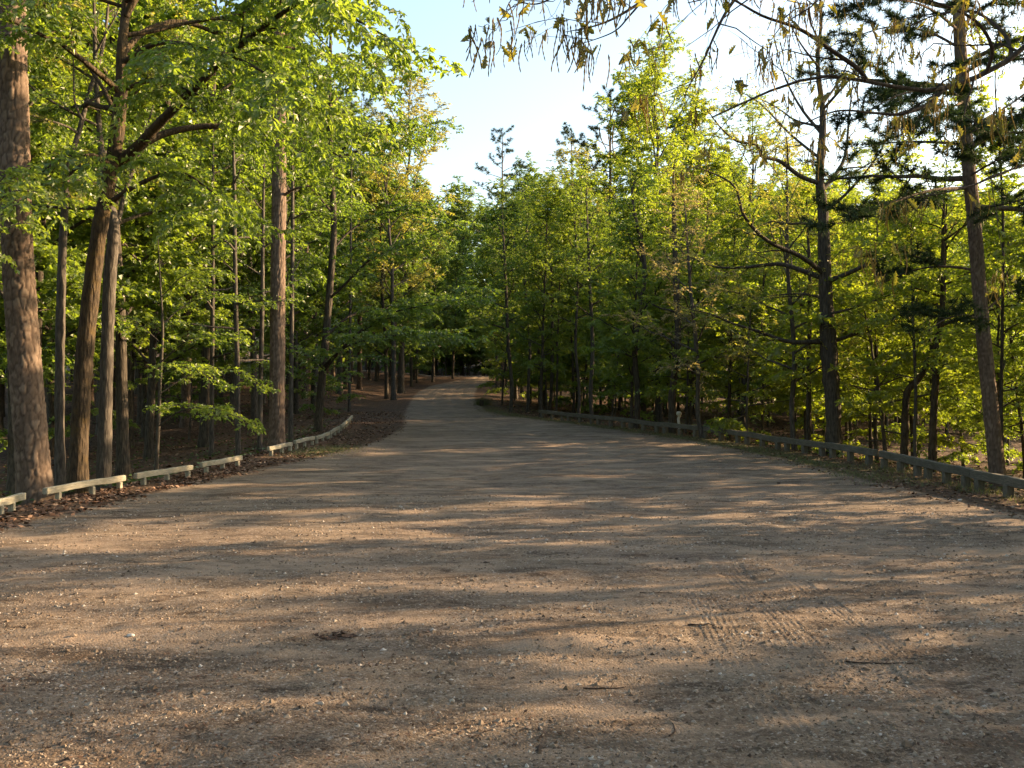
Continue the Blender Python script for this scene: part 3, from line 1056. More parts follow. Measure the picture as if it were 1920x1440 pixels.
hero('pine_tree', 'straight tall pine trunk, warm on its right side, behind the short far rail sections', 'pine tree',
     pl(29, (519, 846), (520, 700), (521, 520), (523, 350), (523, 150), (522, -50), (522, -300), (522, -600)),
     [0.235, 0.225, 0.215, 0.205, 0.19, 0.17, 0.12, 0.04],
     [(pl(29, (530, 368), (545, 358, -.2), (560, 352, -.5), (580, 350, -.8)), .05, .02)],
     plates=dict(na=12, ch=0.16, depth=0.022, sides=84, ring=0.06, seed=9), pine=(0.14, 12, 0.18, 0.008, 0.3), leafm=M_NEEDLE, barkm=M_BARK_PINE,
     auto=(14, 14, lambda t: 2.8 * (1 - .5 * t), (0, 40)), seed=23, sub=(1.4, 1.0), br=(2.4, 0.5))

hero('spreading_tree', 'leaning tree whose long level limbs reach over the road from the left', 'tree',
     pl(38, (596, 806), (603, 720), (612, 620), (620, 520), (626, 430), (622, 330), (618, 200), (620, 60), (620, -60)),
     [0.17, 0.16, 0.15, 0.14, 0.12, 0.10, 0.08, 0.05, 0.02],
     [(pl(38, (604, 700), (640, 655, -.4), (690, 610, -.8), (740, 585, -1.2), (800, 572, -1.6), (850, 560, -2)), .075, .012),
      (pl(38, (612, 630), (660, 590, .5), (720, 580, 1), (790, 570, 1.4), (860, 545, 1.8), (895, 540, 2)), .065, .01),
      (pl(38, (618, 560), (650, 530, -.6), (690, 490, -1), (730, 470, -1.5), (790, 450, -2), (850, 420, -2.5)), .06, .01),
      (pl(38, (622, 470), (660, 430, .6), (720, 400, 1.2), (780, 390, 1.6), (840, 370, 2)), .05, .01),
      (pl(38, (603, 690), (650, 650, -1.6), (720, 632, -3.0), (790, 625, -4), (850, 630, -5)), .05, .008),
      (pl(38, (624, 400), (580, 350, -1), (540, 330, -2), (480, 330, -2.5)), .045, .01),
      (pl(38, (620, 300), (670, 260, -1), (730, 240, -2), (780, 235, -2.5)), .045, .01),
      (pl(38, (620, 200), (670, 140, 1), (720, 110, 1.5)), .04, .01)],
     M_LEAF_D, M_BARK_OAK, auto=(9, 9, lambda t: 3.8 * (1 - .35 * t), (5, 55)), seed=31, sub=(2.1, 1.9), br=(2.9, 0.95), lpt=11, leaf=(0.15, 0.095), droop=0.12, flat=0.85)

for (u, v, Y, du, top, seed, lab) in [
    (447, 832, 29.5, -8, 330, 41, 'thin bare trunk with a side fork, left of the straight tall pine'),
    (397, 812, 33, 2, 360, 42, 'thin dark trunk standing behind the low layered sapling'),
    (487, 838, 31, 6, 420, 43, 'thinnest pale trunk just left of the straight tall pine'),
    (545, 832, 34, 4, 300, 44, 'thin trunk close on the right of the straight tall pine'),
    (655, 748, 52, 3, 380, 45, 'slim trunk with a broken stub on the far left bank'),
]:
    t = pl(Y, (u, v), (u + du * .3, v - (v - top) * .3), (u + du * .8, v - (v - top) * .65), (u + du, top, .3), (u + du * 1.6, top - 160, .6))
    hero('thin_tree', lab, 'tree', t, [0.09, 0.08, 0.07, 0.055, 0.015], (), M_LEAF_D, M_BARK_GREY, auto=(3.0, 11, lambda t: 2.0 * (1 - .3 * t), (5, 50)), seed=seed,
         sub=(1.9, 1.0), br=(2.6, 0.6), lpt=7, twig=0.18, sides=8, leaf=(.125, .075))

hero('layered_sapling', 'low sapling with flat layers of bright leaves, behind the third left rail section', 'sapling',
     pl(22.5, (292, 905), (296, 820), (300, 720), (305, 620), (300, 520), (296, 440)), [0.05, 0.045, 0.04, 0.03, 0.02, 0.008],
     [(pl(22.5, (296, 800), (340, 770, -.5), (390, 765, -1), (440, 780, -1.4), (485, 800, -1.6)), .02, .004),
      (pl(22.5, (298, 740), (350, 705, .3), (400, 690, .6), (450, 700, .8), (495, 725, 1)), .02, .004),
      (pl(22.5, (300, 680), (350, 640, -.5), (400, 625, -.8), (455, 635, -1)), .018, .004),
      (pl(22.5, (302, 610), (350, 570, .3), (400, 555, .6), (450, 560, .8)), .016, .004),
      (pl(22.5, (298, 640), (250, 600, .3), (210, 590, .6), (180, 600, .8)), .015, .004),
      (pl(22.5, (300, 560), (340, 520, -.3), (390, 505, -.8), (430, 515, -1)), .014, .004),
      (pl(22.5, (298, 700), (330, 680, -1.2), (370, 690, -2.0), (400, 720, -2.4)), .014, .004),
      (pl(22.5, (297, 760), (330, 760, 1.2), (380, 760, 2.0), (430, 770, 2.4)), .014, .004)],
     M_LEAF_G, M_BARK_GREY, seed=51, sub=(2.4, 0.8), br=(3.2, 0.4), twig=0.12, tl=(.1, .28), lpt=7, leaf=(0.10, 0.06), flat=0.92, hang=0.15, sub_t0=0.15, flip=0.35)

hero('leafy_sapling', 'bright bushy young tree leaning in from the left border, halfway up', 'sapling',
     pl(13.2, (-60, 985), (-70, 800), (-65, 600), (-50, 450), (-40, 340), (-45, 260)), [0.06, 0.055, 0.05, 0.04, 0.025, 0.01],
     [(pl(13.2, (-50, 460), (-20, 400), (20, 360, -.3), (70, 360, -.5)), .02, .005),
      (pl(13.2, (-45, 400), (-10, 350, .3), (30, 315, .5), (60, 310, .6)), .02, .005),
      (pl(13.2, (-55, 500), (-20, 450, .3), (30, 420, .5), (65, 420, .6)), .02, .005)],
     M_LEAF_G, M_BARK_GREY, seed=52, sub=(2.4, 0.55), br=(3.4, 0.35), twig=0.11, tl=(.1, .25), lpt=7, leaf=(0.10, 0.06), flat=0.6, hang=0.5)

# -- right side
hero('oak_tree', 'gnarled burled oak with bare spreading limbs, behind the right rail', 'oak tree',
     pl(27.6, (1563, 866), (1563, 790), (1560, 735), (1553, 640), (1547, 520), (1543, 400), (1537, 330), (1543, 220), (1533, 120), (1540, 20), (1522, -90)),
     [0.24, 0.215, 0.245, 0.195, 0.185, 0.15, 0.115, 0.08, 0.055, 0.035, 0.012],
     [(pl(27.6, (1548, 640), (1480, 641, -.4), (1425, 622, -.8), (1375, 607, -1.2), (1330, 588, -1.6), (1290, 580, -2)), 0.078, .01),
      (pl(27.6, (1562, 640), (1610, 625, .3), (1655, 615, .8), (1705, 588, 1.2)), 0.058, .01),
      (pl(27.6, (1545, 522), (1500, 506, .4), (1460, 495, .8), (1400, 501, 1.2), (1340, 500, 1.6), (1285, 478, 2)), 0.085, .01),
      (pl(27.6, (1550, 528), (1585, 515, -.4), (1640, 490, -.8), (1700, 470, -1.2), (1760, 440, -1.6), (1805, 412, -2)), 0.078, .01),
      (pl(27.6, (1545, 512), (1500, 480, -.6), (1440, 452, -1.2), (1395, 405, -1.6), (1378, 350, -1.8), (1330, 322, -2), (1285, 310, -2.4)), 0.085, .01),
      (pl(27.6, (1540, 345), (1500, 330, -.2), (1462, 302, -.5), (1428, 293, -.8), (1420, 272, -1), (1382, 265, -1.2), (1352, 240, -1.6), (1325, 205, -2)), 0.078, .012),
      (pl(27.6, (1550, 565), (1520, 553, .5), (1470, 552, 1), (1410, 560, 1.5)), 0.046, .008),
      (pl(27.6, (1543, 355), (1568, 325, .3), (1585, 290, .6), (1592, 220, .9), (1600, 140, 1.2)), 0.072, .01),
      (pl(27.6, (1548, 590), (1590, 580, -.6), (1650, 560, -1.2), (1700, 540, -1.6)), 0.046, .008),
      (pl(27.6, (1542, 400), (1590, 360, -.6), (1640, 300, -1), (1680, 230, -1.4)), 0.058, .01),
      (pl(27.6, (1540, 250), (1500, 200, .5), (1470, 140, .8), (1450, 70, 1)), 0.052, .008),
      (pl(27.6, (1539, 200), (1580, 140, .5), (1610, 60, .9)), 0.046, .008),
      (pl(27.6, (1538, 130), (1500, 80, -.5), (1470, 20, -.9)), 0.039, .008),
      (pl(27.6, (1541, 300), (1480, 250, 1.2), (1420, 190, 2), (1360, 160, 2.6)), 0.052, .008)],
     M_LEAF_O, M_BARK_OAK, auto=(5.5, 8, lambda t: 2.4, (10, 50)), seed=61, sub=(2.0, 1.3), br=(2.6, 0.8), twig=0.22, tl=(.15, .4), lpt=5, leaf=(0.085, 0.045), flat=0.45, droop=0.0, sides=16)

hero('pine_tree', 'leaning dark pine with needle-tufted boughs, nearest tree behind the right rail', 'pine tree',
     pl(21, (1873, 897), (1857, 760), (1843, 620), (1833, 500), (1825, 400), (1815, 300), (1808, 200), (1800, 80), (1795, -60), (1790, -250), (1785, -500)),
     [0.165, 0.16, 0.15, 0.145, 0.14, 0.13, 0.125, 0.11, 0.09, 0.06, 0.02],
     [(pl(21, (1812, 352), (1740, 358, -1), (1660, 385, -2), (1570, 420, -3)), .04, .008),
      (pl(21, (1810, 272), (1740, 266, .8), (1665, 268, 1.6), (1600, 280, 2)), .04, .008),
      (pl(21, (1822, 390), (1870, 385, -1), (1930, 370, -2), (1990, 350, -3)), .035, .008),
      (pl(21, (1833, 508), (1780, 500, .5), (1720, 505, 1), (1655, 530, 1.4)), .035, .008),
      (pl(21, (1843, 605), (1810, 590, -.4), (1770, 600, -.8), (1740, 620, -1.2)), .025, .006),
      (pl(21, (1850, 580), (1890, 550, .5), (1950, 530, 1)), .025, .006),
      (pl(21, (1806, 180), (1740, 170, -1), (1680, 180, -2), (1620, 215, -2.6)), .035, .008),
      (pl(21, (1800, 90), (1740, 60, .8), (1670, 50, 1.6), (1600, 70, 2.2), (1550, 90, 2.6)), .035, .008),
      (pl(21, (1800, 60), (1750, 20, -1), (1690, 0, -2), (1600, 0, -2.6)), .035, .008),
      (pl(21, (1804, 140), (1860, 110, -.8), (1920, 110, -1.6), (1980, 120, -2.4)), .035, .008),
      (pl(21, (1798, 10), (1850, -30, .8), (1910, -20, 1.6)), .03, .008),
      (pl(21, (1810, 250), (1860, 240, 1), (1920, 250, 2), (1970, 260, 3)), .035, .008),
      (pl(21, (1797, -20), (1740, -60, .8), (1680, -50, 1.5), (1620, -40, 2)), .03, .008),
      (pl(21, (1818, 330), (1870, 300, -1.6), (1900, 290, -2.6)), .03, .008),
      (pl(21, (1806, 190), (1770, 210, -2.0), (1740, 240, -3.4)), .03, .008)],
     plates=dict(na=12, ch=0.10, depth=0.014, sides=72, ring=0.05, seed=19), pine=(0.075, 20, 0.19, 0.0095, 0.2), leafm=M_NEEDLE, barkm=M_BARK_PINE,
     auto=(6.0, 16, lambda t: 3.4 * (1 - .5 * t), (0, 40)), seed=62, sub=(3.2, 1.15), br=(5.2, 0.42), flat=0.5, droop=-0.05, sub_t0=0.2)

hero('crooked_tree', 'crooked trunk that kinks to the right above the rail', 'tree',
     pl(26, (1694, 868), (1697, 810), (1698, 760), (1702, 733), (1718, 715), (1735, 690), (1752, 650), (1765, 610), (1768, 540), (1772, 450), (1775, 380)),
     [0.105, 0.10, 0.095, 0.095, 0.09, 0.085, 0.075, 0.07, 0.06, 0.04, 0.015], (), M_LEAF_Y, M_BARK_MOSS, auto=(3.6, 10, lambda t: 1.9, (10, 50)), seed=63, sub=(2.0, 1.0), br=(2.8, 0.6), lpt=8, leaf=(.125,.078))
hero('forked_tree', 'upright trunk with a rising side limb between the crooked tree and the leaning pine', 'tree',
     pl(25, (1748, 880), (1750, 790), (1755, 700), (1758, 640), (1768, 560), (1768, 470), (1770, 380), (1775, 300)),
     [0.105, 0.10, 0.095, 0.085, 0.07, 0.05, 0.035, 0.012],
     [(pl(25, (1756, 700), (1770, 685, -.2), (1795, 678, -.5), (1810, 675, -.8)), .03, .008),
      (pl(25, (1762, 600), (1795, 560, .3), (1815, 525, .6)), .025, .006)],
     M_LEAF_Y, M_BARK_MOSS, auto=(3.8, 10, lambda t: 2.0, (10, 50)), seed=64, sub=(2.0, 1.0), br=(2.8, 0.6), lpt=8, leaf=(.125,.078))
for (u, v, Y, du, top, r, lm, bm, seed, lab) in [
    (1716, 876, 25.5, -6, 450, .05, M_LEAF_Y, M_BARK_GREY, 71, 'thin pole-like trunk rising between the crooked and the forked tree'),
    (1881, 900, 22.5, -6, 150, .045, M_LEAF_Y, M_BARK_OAK, 72, 'pole-thin dark trunk close on the right of the leaning pine'),
    (1490, 853, 29, -16, 330, .085, M_LEAF_O, M_BARK_GREY, 73, 'slim trunk with a pale sunlit edge, left of the gnarled oak'),
    (1516, 848, 31, -2, 380, .09, M_LEAF_Y, M_BARK_OAK, 74, 'darker slim trunk between the pale-edged trunk and the gnarled oak'),
    (1316, 834, 33.5, -32, 420, .085, M_LEAF_R, M_BARK_GREY, 75, 'pale leaning trunk with rusty young leaves by the right rail'),
    (1262, 818, 36.5, -2, 330, .15, M_LEAF_Y, M_BARK_OAK, 76, 'thick dark trunk left of the pale rusty-leaved tree'),
    (1194, 806, 39.5, 0, 360, .13, M_LEAF_G, M_BARK_OAK, 77, 'dark trunk behind the rail end, second from the thick dark trunk'),
    (1110, 800, 46, -4, 380, .10, M_LEAF_G, M_BARK_GREY, 78, 'slim trunk in the middle of the cluster beside the road'),
    (1085, 790, 47, -6, 390, .08, M_LEAF_G, M_BARK_GREY, 79, 'slim trunk in the cluster beside the road with a thin prop at its foot'),
    (958, 776, 53, -10, 400, .11, M_LEAF_D, M_BARK_GREY, 80, 'trunk at the road edge on the sunlit bank'),
    (990, 778, 54, -4, 395, .09, M_LEAF_D, M_BARK_GREY, 81, 'second trunk back from the road edge on the sunlit bank'),
    (1030, 782, 52, -2, 390, .10, M_LEAF_G, M_BARK_OAK, 82, 'dark trunk right of the sunlit bank, with high leafy crown'),
    (1645, 870, 29.5, -2, 440, .07, M_LEAF_Y, M_BARK_GREY, 83, 'slim trunk midway between the gnarled oak and the crooked tree'),
]:
    jr = np.random.default_rng(seed); jj = jr.normal(size=4) * 5.5
    t = pl(Y, (u, v), (u + du * .15 + jj[0] * .5, v - (v - top) * .16), (u + du * .3 + jj[1], v - (v - top) * .36), (u + du * .7 + jj[2], v - (v - top) * .68), (u + du + jj[3], top, .3), (u + du * 1.2 + jj[2] * 2, top - 45, .6))
    hgt = P(u, top, Y)[2]
    hero('slim_tree', lab, 'tree', t, [r, r * .92, r * .8, r * .55, .012], (), lm, bm, auto=(2.0 if Y < 40 else 4.6, 15, lambda t, q=(2.2 if r > .06 else 1.4): q * (1 - .62 * t * t), (14, 82)), seed=seed, droop=0.06, flat=0.5,
         sub=(2.3, 1.1), br=(3.0, 0.65), lpt=12, twig=0.15, sides=8, leaf=(0.115, 0.072) if lm not in (M_LEAF_O, M_LEAF_R) else (0.085, 0.045))

# -- tall individual trees against the sky
def single(key, u, v, Y, scale, label, leafm=None):
    p = P(u, v, Y)
    return put(key, p[0], p[1], label, None, scale, None, leafm, np.random.default_rng(int(u * 7 + Y)))


def fit(key, u, Y, vtop):
    h = PROTO_H[key][0]
    x = (u - 960) / F_PX * Y
    return (P(u, vtop, Y)[2] - float(ground_z(x, Y))) / h


for key, u, Y, vt, lm, lab in [
    ('gold_a', 752, 85, 165, M_LEAF_O, 'lacy golden young-leaved crown against the sky left of the road'),
    ('gold_a', 738, 70, 255, M_LEAF_O, 'smaller golden crown below and behind the lacy golden one'),
    ('pine_b', 942, 105, 248, None, 'dark pine top rising above the trees straight beyond the road'),
    ('pine_b', 1075, 100, 244, None, 'dark rounded pine top in the middle of the skyline'),
    ('pine_a', 1145, 62, 168, None, 'dark lopsided pine between the rounded pine top and the tall pale crown'),
    ('gold_a', 1235, 52, 110, M_LEAF_Y, 'tall pale yellow-green crown standing highest right of the road'),
    ('tall_a', 1205, 60, 165, M_LEAF_Y, 'broad light green crown beside the tall pale yellow-green crown'),
    ('tall_c', 1290, 66, 225, M_LEAF_Y, 'light green crown stepping down to the right of the highest crown'),
    ('gold_a', 1395, 56, 215, M_LEAF_Y, 'airy yellowish crown between the highest crown and the gnarled oak'),
    ('gold_a', 1640, 50, 300, M_LEAF_Y, 'airy yellowish crown between the gnarled oak and the leaning pine'),
    ('gold_a', 1075, 78, 300, M_LEAF_O, 'golden crown just in front of the dark rounded pine top'),
]:
    single(key, u, 770, Y, fit(key, u, Y, vt), lab, lm)

def scatter(gname, n, xr, yr, keys, dmin, accept, jit=(0.8, 1.15), seed=1, leafms=None, limit=True, min_scale=0.45):
    rng = np.random.default_rng(seed)
    grp, lab = GROUP[gname]
    got = 0; tries = 0
    while got < n and tries < n * 60:
        tries += 1
        y = yr[0] + (yr[1] - yr[0]) * rng.random()
        x = xr[0] + (xr[1] - xr[0]) * rng.random()
        if not accept(x, y) or not far_enough(x, y, dmin):
            continue
        key = keys[rng.integers(len(keys))]
        h, r = PROTO_H[key]
        sc = jit[0] + (jit[1] - jit[0]) * rng.random()
        if limit and y > 4:
            zmax = sky_limit(x, y, r * sc * .8) - float(ground_z(x, y))
            mx = zmax / h
            if mx < min_scale:
                continue
            sc = min(sc, mx * (0.9 + 0.12 * rng.random()))
        lm = leafms[rng.integers(len(leafms))] if leafms else None
        if key.startswith('pine'):
            lm = None
        put(key, x, y, where(gname, key, x, y) or lab, grp, sc, rng.random() * 6.28, lm, rng)
        got += 1


LAND_L = [(112, 'the thick scaly pine'), (180, 'the mossy forked trunk'), (290, 'the V-forked grey trunk'), (480, 'the layered sapling'), (570, 'the straight tall pine'), (705, 'the leaning tree with level limbs'), (9999, 'the left edge of the far road')]
LAND_R = [(1000, 'the right edge of the far road'), (1150, 'the last right rail section'), (1290, 'the thick dark trunk'), (1400, 'the pale rusty-leaved trunk'), (1520, 'the pale-edged slim trunk'), (1625, 'the gnarled oak'), (1785, 'the crooked tree'), (9999, 'the leaning pine')]
KIND = {'tall': 'tall leafy tree', 'slim': 'slim young tree', 'gold': 'golden-leaved tree', 'under': 'leafy sapling', 'pine': 'straight bare-trunked pine'}


def where(gname, key, x, y):
    """a label from what the tree stands behind"""
    side = gname.split('_')[0]
    if side not in ('left', 'right') or gname == 'right_far':
        return None
    u = 960 + F_PX * x / y
    lm = next(t for lim, t in (LAND_L if side == 'left' else LAND_R) if u < lim)
    road = lm.endswith('road')
    d = y - (20 if side == 'left' else 24)
    if road:
        tier = 'standing close to ' if y < 85 else 'standing far up along '
    else:
        tier = 'a few steps behind ' if d < 10 else 'some way behind ' if d < 28 else 'deep in the wood behind ' if d < 60 else 'farthest back behind '
    kind = KIND[key.split('_')[0]]
    if gname == 'right_tall' and kind.startswith('slim'):
        kind = 'tall slender tree'
    if gname in ('left_mid',):
        kind = 'bushy half-grown tree'
    return kind + ' ' + tier + lm


def in_view(x, y, m=3.0):
    return y > 3 and abs(x) < 0.56 * y + m


_rg = np.random.default_rng(171)
for y in (72, 82, 93, 104, 116, 126):
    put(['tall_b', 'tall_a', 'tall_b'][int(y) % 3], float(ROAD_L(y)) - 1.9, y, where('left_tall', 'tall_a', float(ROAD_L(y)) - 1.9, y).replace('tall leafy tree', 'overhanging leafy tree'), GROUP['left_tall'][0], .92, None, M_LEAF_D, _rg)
for y in (88, 101, 114, 127, 140):
    put(['tall_b', 'tall_a', 'tall_b'][int(y) % 3], float(ROAD_R(y)) + 2.0, y, where('right_tall', 'tall_a', float(ROAD_R(y)) + 2.0, y).replace('tall leafy tree', 'overhanging leafy tree'), GROUP['right_tall'][0], .85, None, M_LEAF_G, _rg)
L_ok = lambda x, y: x < RAIL_L(y) - 1.2 and x > -0.58 * y - 5
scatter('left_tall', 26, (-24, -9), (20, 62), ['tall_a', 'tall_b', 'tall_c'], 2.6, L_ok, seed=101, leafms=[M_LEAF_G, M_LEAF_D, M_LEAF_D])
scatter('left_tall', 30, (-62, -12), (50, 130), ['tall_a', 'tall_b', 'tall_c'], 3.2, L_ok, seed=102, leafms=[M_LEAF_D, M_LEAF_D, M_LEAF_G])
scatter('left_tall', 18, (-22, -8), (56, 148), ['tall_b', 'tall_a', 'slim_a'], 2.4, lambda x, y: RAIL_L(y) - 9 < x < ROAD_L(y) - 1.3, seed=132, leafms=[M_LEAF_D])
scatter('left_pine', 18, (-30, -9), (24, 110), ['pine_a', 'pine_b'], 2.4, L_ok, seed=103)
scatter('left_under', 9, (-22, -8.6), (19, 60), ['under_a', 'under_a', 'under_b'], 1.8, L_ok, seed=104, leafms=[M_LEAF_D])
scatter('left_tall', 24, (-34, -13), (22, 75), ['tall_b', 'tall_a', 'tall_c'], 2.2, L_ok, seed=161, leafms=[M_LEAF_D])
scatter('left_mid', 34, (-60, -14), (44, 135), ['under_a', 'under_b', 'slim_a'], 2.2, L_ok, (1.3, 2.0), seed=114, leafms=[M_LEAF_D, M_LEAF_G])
def R_ok(x, y):
    return x > RAIL_R(y) + 1.0 and in_view(x, y, 5) and (x < RAIL_R(y) + 13 if y < 42 else True)
scatter('right_under', 16, (0, 16), (46, 80), ['under_a', 'under_b'], 1.6, R_ok, (.9, 1.5), seed=177, leafms=[M_LEAF_D, M_LEAF_G])
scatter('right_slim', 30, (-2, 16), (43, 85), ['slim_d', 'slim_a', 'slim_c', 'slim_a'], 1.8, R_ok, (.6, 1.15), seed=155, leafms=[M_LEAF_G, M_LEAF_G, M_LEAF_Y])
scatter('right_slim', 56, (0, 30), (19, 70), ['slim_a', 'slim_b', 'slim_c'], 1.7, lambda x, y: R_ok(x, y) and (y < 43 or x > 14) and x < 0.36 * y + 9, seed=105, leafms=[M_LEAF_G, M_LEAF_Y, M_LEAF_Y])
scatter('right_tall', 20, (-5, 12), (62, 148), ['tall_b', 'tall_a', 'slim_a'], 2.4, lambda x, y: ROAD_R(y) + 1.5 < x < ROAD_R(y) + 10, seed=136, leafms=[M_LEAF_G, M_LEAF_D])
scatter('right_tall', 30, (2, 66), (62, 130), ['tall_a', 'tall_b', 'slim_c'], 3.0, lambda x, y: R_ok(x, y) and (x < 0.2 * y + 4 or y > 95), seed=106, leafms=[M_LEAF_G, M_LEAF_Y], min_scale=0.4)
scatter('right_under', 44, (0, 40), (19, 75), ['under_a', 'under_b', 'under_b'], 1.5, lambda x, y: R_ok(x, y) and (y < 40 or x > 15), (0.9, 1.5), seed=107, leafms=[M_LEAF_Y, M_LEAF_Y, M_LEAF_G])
scatter('right_far', 44, (122, 165), (10, 160), ['tall_a', 'tall_b', 'tall_c'], 3.5, lambda x, y: True, (.7, .95), seed=118, leafms=[M_LEAF_G, M_LEAF_Y], limit=False)
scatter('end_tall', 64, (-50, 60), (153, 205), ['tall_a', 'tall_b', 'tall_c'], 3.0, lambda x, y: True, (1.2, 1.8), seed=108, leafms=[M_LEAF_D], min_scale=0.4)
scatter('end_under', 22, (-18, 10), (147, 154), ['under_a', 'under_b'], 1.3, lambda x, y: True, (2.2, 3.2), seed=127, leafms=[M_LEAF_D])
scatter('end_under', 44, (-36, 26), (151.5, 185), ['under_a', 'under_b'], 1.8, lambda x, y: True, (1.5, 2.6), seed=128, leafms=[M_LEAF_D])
scatter('shade', 18, (10.3, 20), (4, 16), ['slim_b', 'slim_e', 'under_a'], 1.4, lambda x, y: x > RAIL_R(y) + 1.0 and x > 0.56 * y + 3.2, (.5, .85), seed=191, leafms=[M_LEAF_Y, M_LEAF_G], limit=False)
scatter('shade', 60, (10.5, 32), (-10, 18), ['slim_e', 'slim_f', 'slim_e', 'slim_f', 'under_b'], 1.5, lambda x, y: x > RAIL_R(y) + 1.2 and x > 0.56 * y + 3.5, (.7, 1.05), seed=119,
        leafms=[M_LEAF_G, M_LEAF_Y], limit=False)
scatter('around', 26, (-34, 30), (-34, 15), ['tall_a', 'tall_b', 'tall_c'], 4.0, lambda x, y: (x < -11 and x < -0.58 * y - 6) or (y < -9), (.9, 1.15), seed=141, limit=False)  # unseen trees added to hide the bright low sky and deepen the shade
#@@DETAILS@@
# ------------------------------------------------------------------ guard rails
def wood_mat(name, lo, mid, hi, stain):
    m, nt, out = new_mat(name)
    k = NT(nt)
    ob = k.obj()
    gr = k.noise(k.mapping(ob, (1.2, 14, 14)), 5, 6, 0.65, 0.5)
    n = k.noise(ob, 3.2, 4, 0.6)
    col = k.ramp(gr, [(0.3, lo), (0.5, mid), (0.68, hi)])
    col = k.mix(k.maprange(n, 0.45, 0.68, 0, 0.65), col, stain)
    r = k.rand()
    col = k.mix(k.math('MULTIPLY', r, 0.22), col, lo)
    k.principled(out, col, 0.9, k.bump(gr, 0.5, 0.006), 0.15)
    return m


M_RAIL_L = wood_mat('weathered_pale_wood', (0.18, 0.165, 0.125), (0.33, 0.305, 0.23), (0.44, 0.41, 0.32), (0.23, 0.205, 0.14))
M_RAIL_R = wood_mat('weathered_shade_toned_wood', (0.065, 0.060, 0.05), (0.125, 0.114, 0.09), (0.19, 0.173, 0.14), (0.085, 0.082, 0.058))  # wood darkened to carry the shade on the side away from the sun


def box_mesh(name, L, W, H, mat, bev=0.010, segs=10, warp=0.011, seed=0, x0=None):
    """bevelled timber along local X, origin at its centre line bottom"""
    rng = np.random.default_rng(seed)
    xs = np.linspace(-L / 2, L / 2, segs + 1)
    xs = np.concatenate([[xs[0]], [xs[0] + bev], xs[1:-1], [xs[-1] - bev], [xs[-1]]])
    sec = []
    for y, z, n in ((-1, 0, (1, 1)), (1, 0, (-1, 1)), (1, 1, (-1, -1)), (-1, 1, (1, -1))):
        yy = y * W / 2; zz = z * H
        pa = (yy + n[0] * bev, zz); pb = (yy, zz + n[1] * bev)
        sec += [pb, pa] if (y, z) in ((-1, 0), (1, 1)) else [pa, pb]
    sec = np.array(sec)
    c = sec.mean(0)
    a = Acc(); K = len(xs); M = len(sec)
    off = np.cumsum(rng.normal(size=(K, 2)) * warp, 0) * 0.5
    off -= np.linspace(0, 1, K)[:, None] * off[-1] * .7
    V = []
    for i, x in enumerate(xs):
        q = sec.copy()
        if i in (0, K - 1):
            q = c + (q - c) * (1 - bev / min(W, H) * 1.6)
        q = q + off[i] + rng.normal(size=q.shape) * 0.0012
        V += [(x, p[0], p[1]) for p in q]
    F = [(i * M + j, i * M + (j + 1) % M, (i + 1) * M + (j + 1) % M, (i + 1) * M + j) for i in range(K - 1) for j in range(M)]
    a.add(V, F)
    for i, fl in ((0, True), (K - 1, False)):
        idx = list(range(M))
        a.add(np.array(V)[i * M:(i + 1) * M], [[k for k in (idx[::-1] if fl else idx)]])
    me = a.mesh(name, mat, False)
    # outward normals
    import bmesh
    bm = bmesh.new(); bm.from_mesh(me)
    bmesh.ops.recalc_face_normals(bm, faces=bm.faces)
    bm.to_mesh(me); bm.free()
    return me


def rail(p0, p1, posts, beam_w, beam_h, z_beam, post_w, mat, label, group, seed, post_len=0.5, lift=(0, 0)):
    p0 = np.array(p0, float); p1 = np.array(p1, float)
    z0 = float(ground_z(*p0)) + z_beam + lift[0]; z1 = float(ground_z(*p1)) + z_beam + lift[1]
    L = np.hypot(*(p1 - p0))
    m = (p0 + p1) / 2
    ang = math.atan2(p1[1] - p0[1], p1[0] - p0[0])
    zg = float(ground_z(*m))
    root = empty('guard_rail', (m[0], m[1], zg))
    root.rotation_euler = (0, 0, ang)
    slope = math.atan2(z1 - z0, L)
    b = link('beam', box_mesh('beam', math.hypot(L, z1 - z0), beam_w, beam_h, mat, seed=seed), root, (0, 0, (z0 + z1) / 2 - zg))
    b.rotation_euler = (0.02 * math.sin(seed * 2.3), -slope, 0)
    for i, t in enumerate(posts):
        q = p0 + (p1 - p0) * t
        gz = float(ground_z(*q)); top = z0 + (z1 - z0) * t - 0.002
        me = box_mesh('post', 0.45 + top - gz, post_w, post_w, mat, seed=seed * 7 + i, segs=3, warp=0.003)
        o = link('post', me, root, ((t - .5) * L, 0, 0))
        # stand the timber upright: local X -> up
        o.rotation_euler = (0, -pi / 2, 0)
        o.location = ((t - .5) * L + post_w / 2, 0, top - zg - (0.45 + top - gz) / 2)
    tag(root, label, 'guard rail', group)
    return root


def rx_l(u, v, Y):
    q = P(u, v, Y)
    return (q[0], q[1])


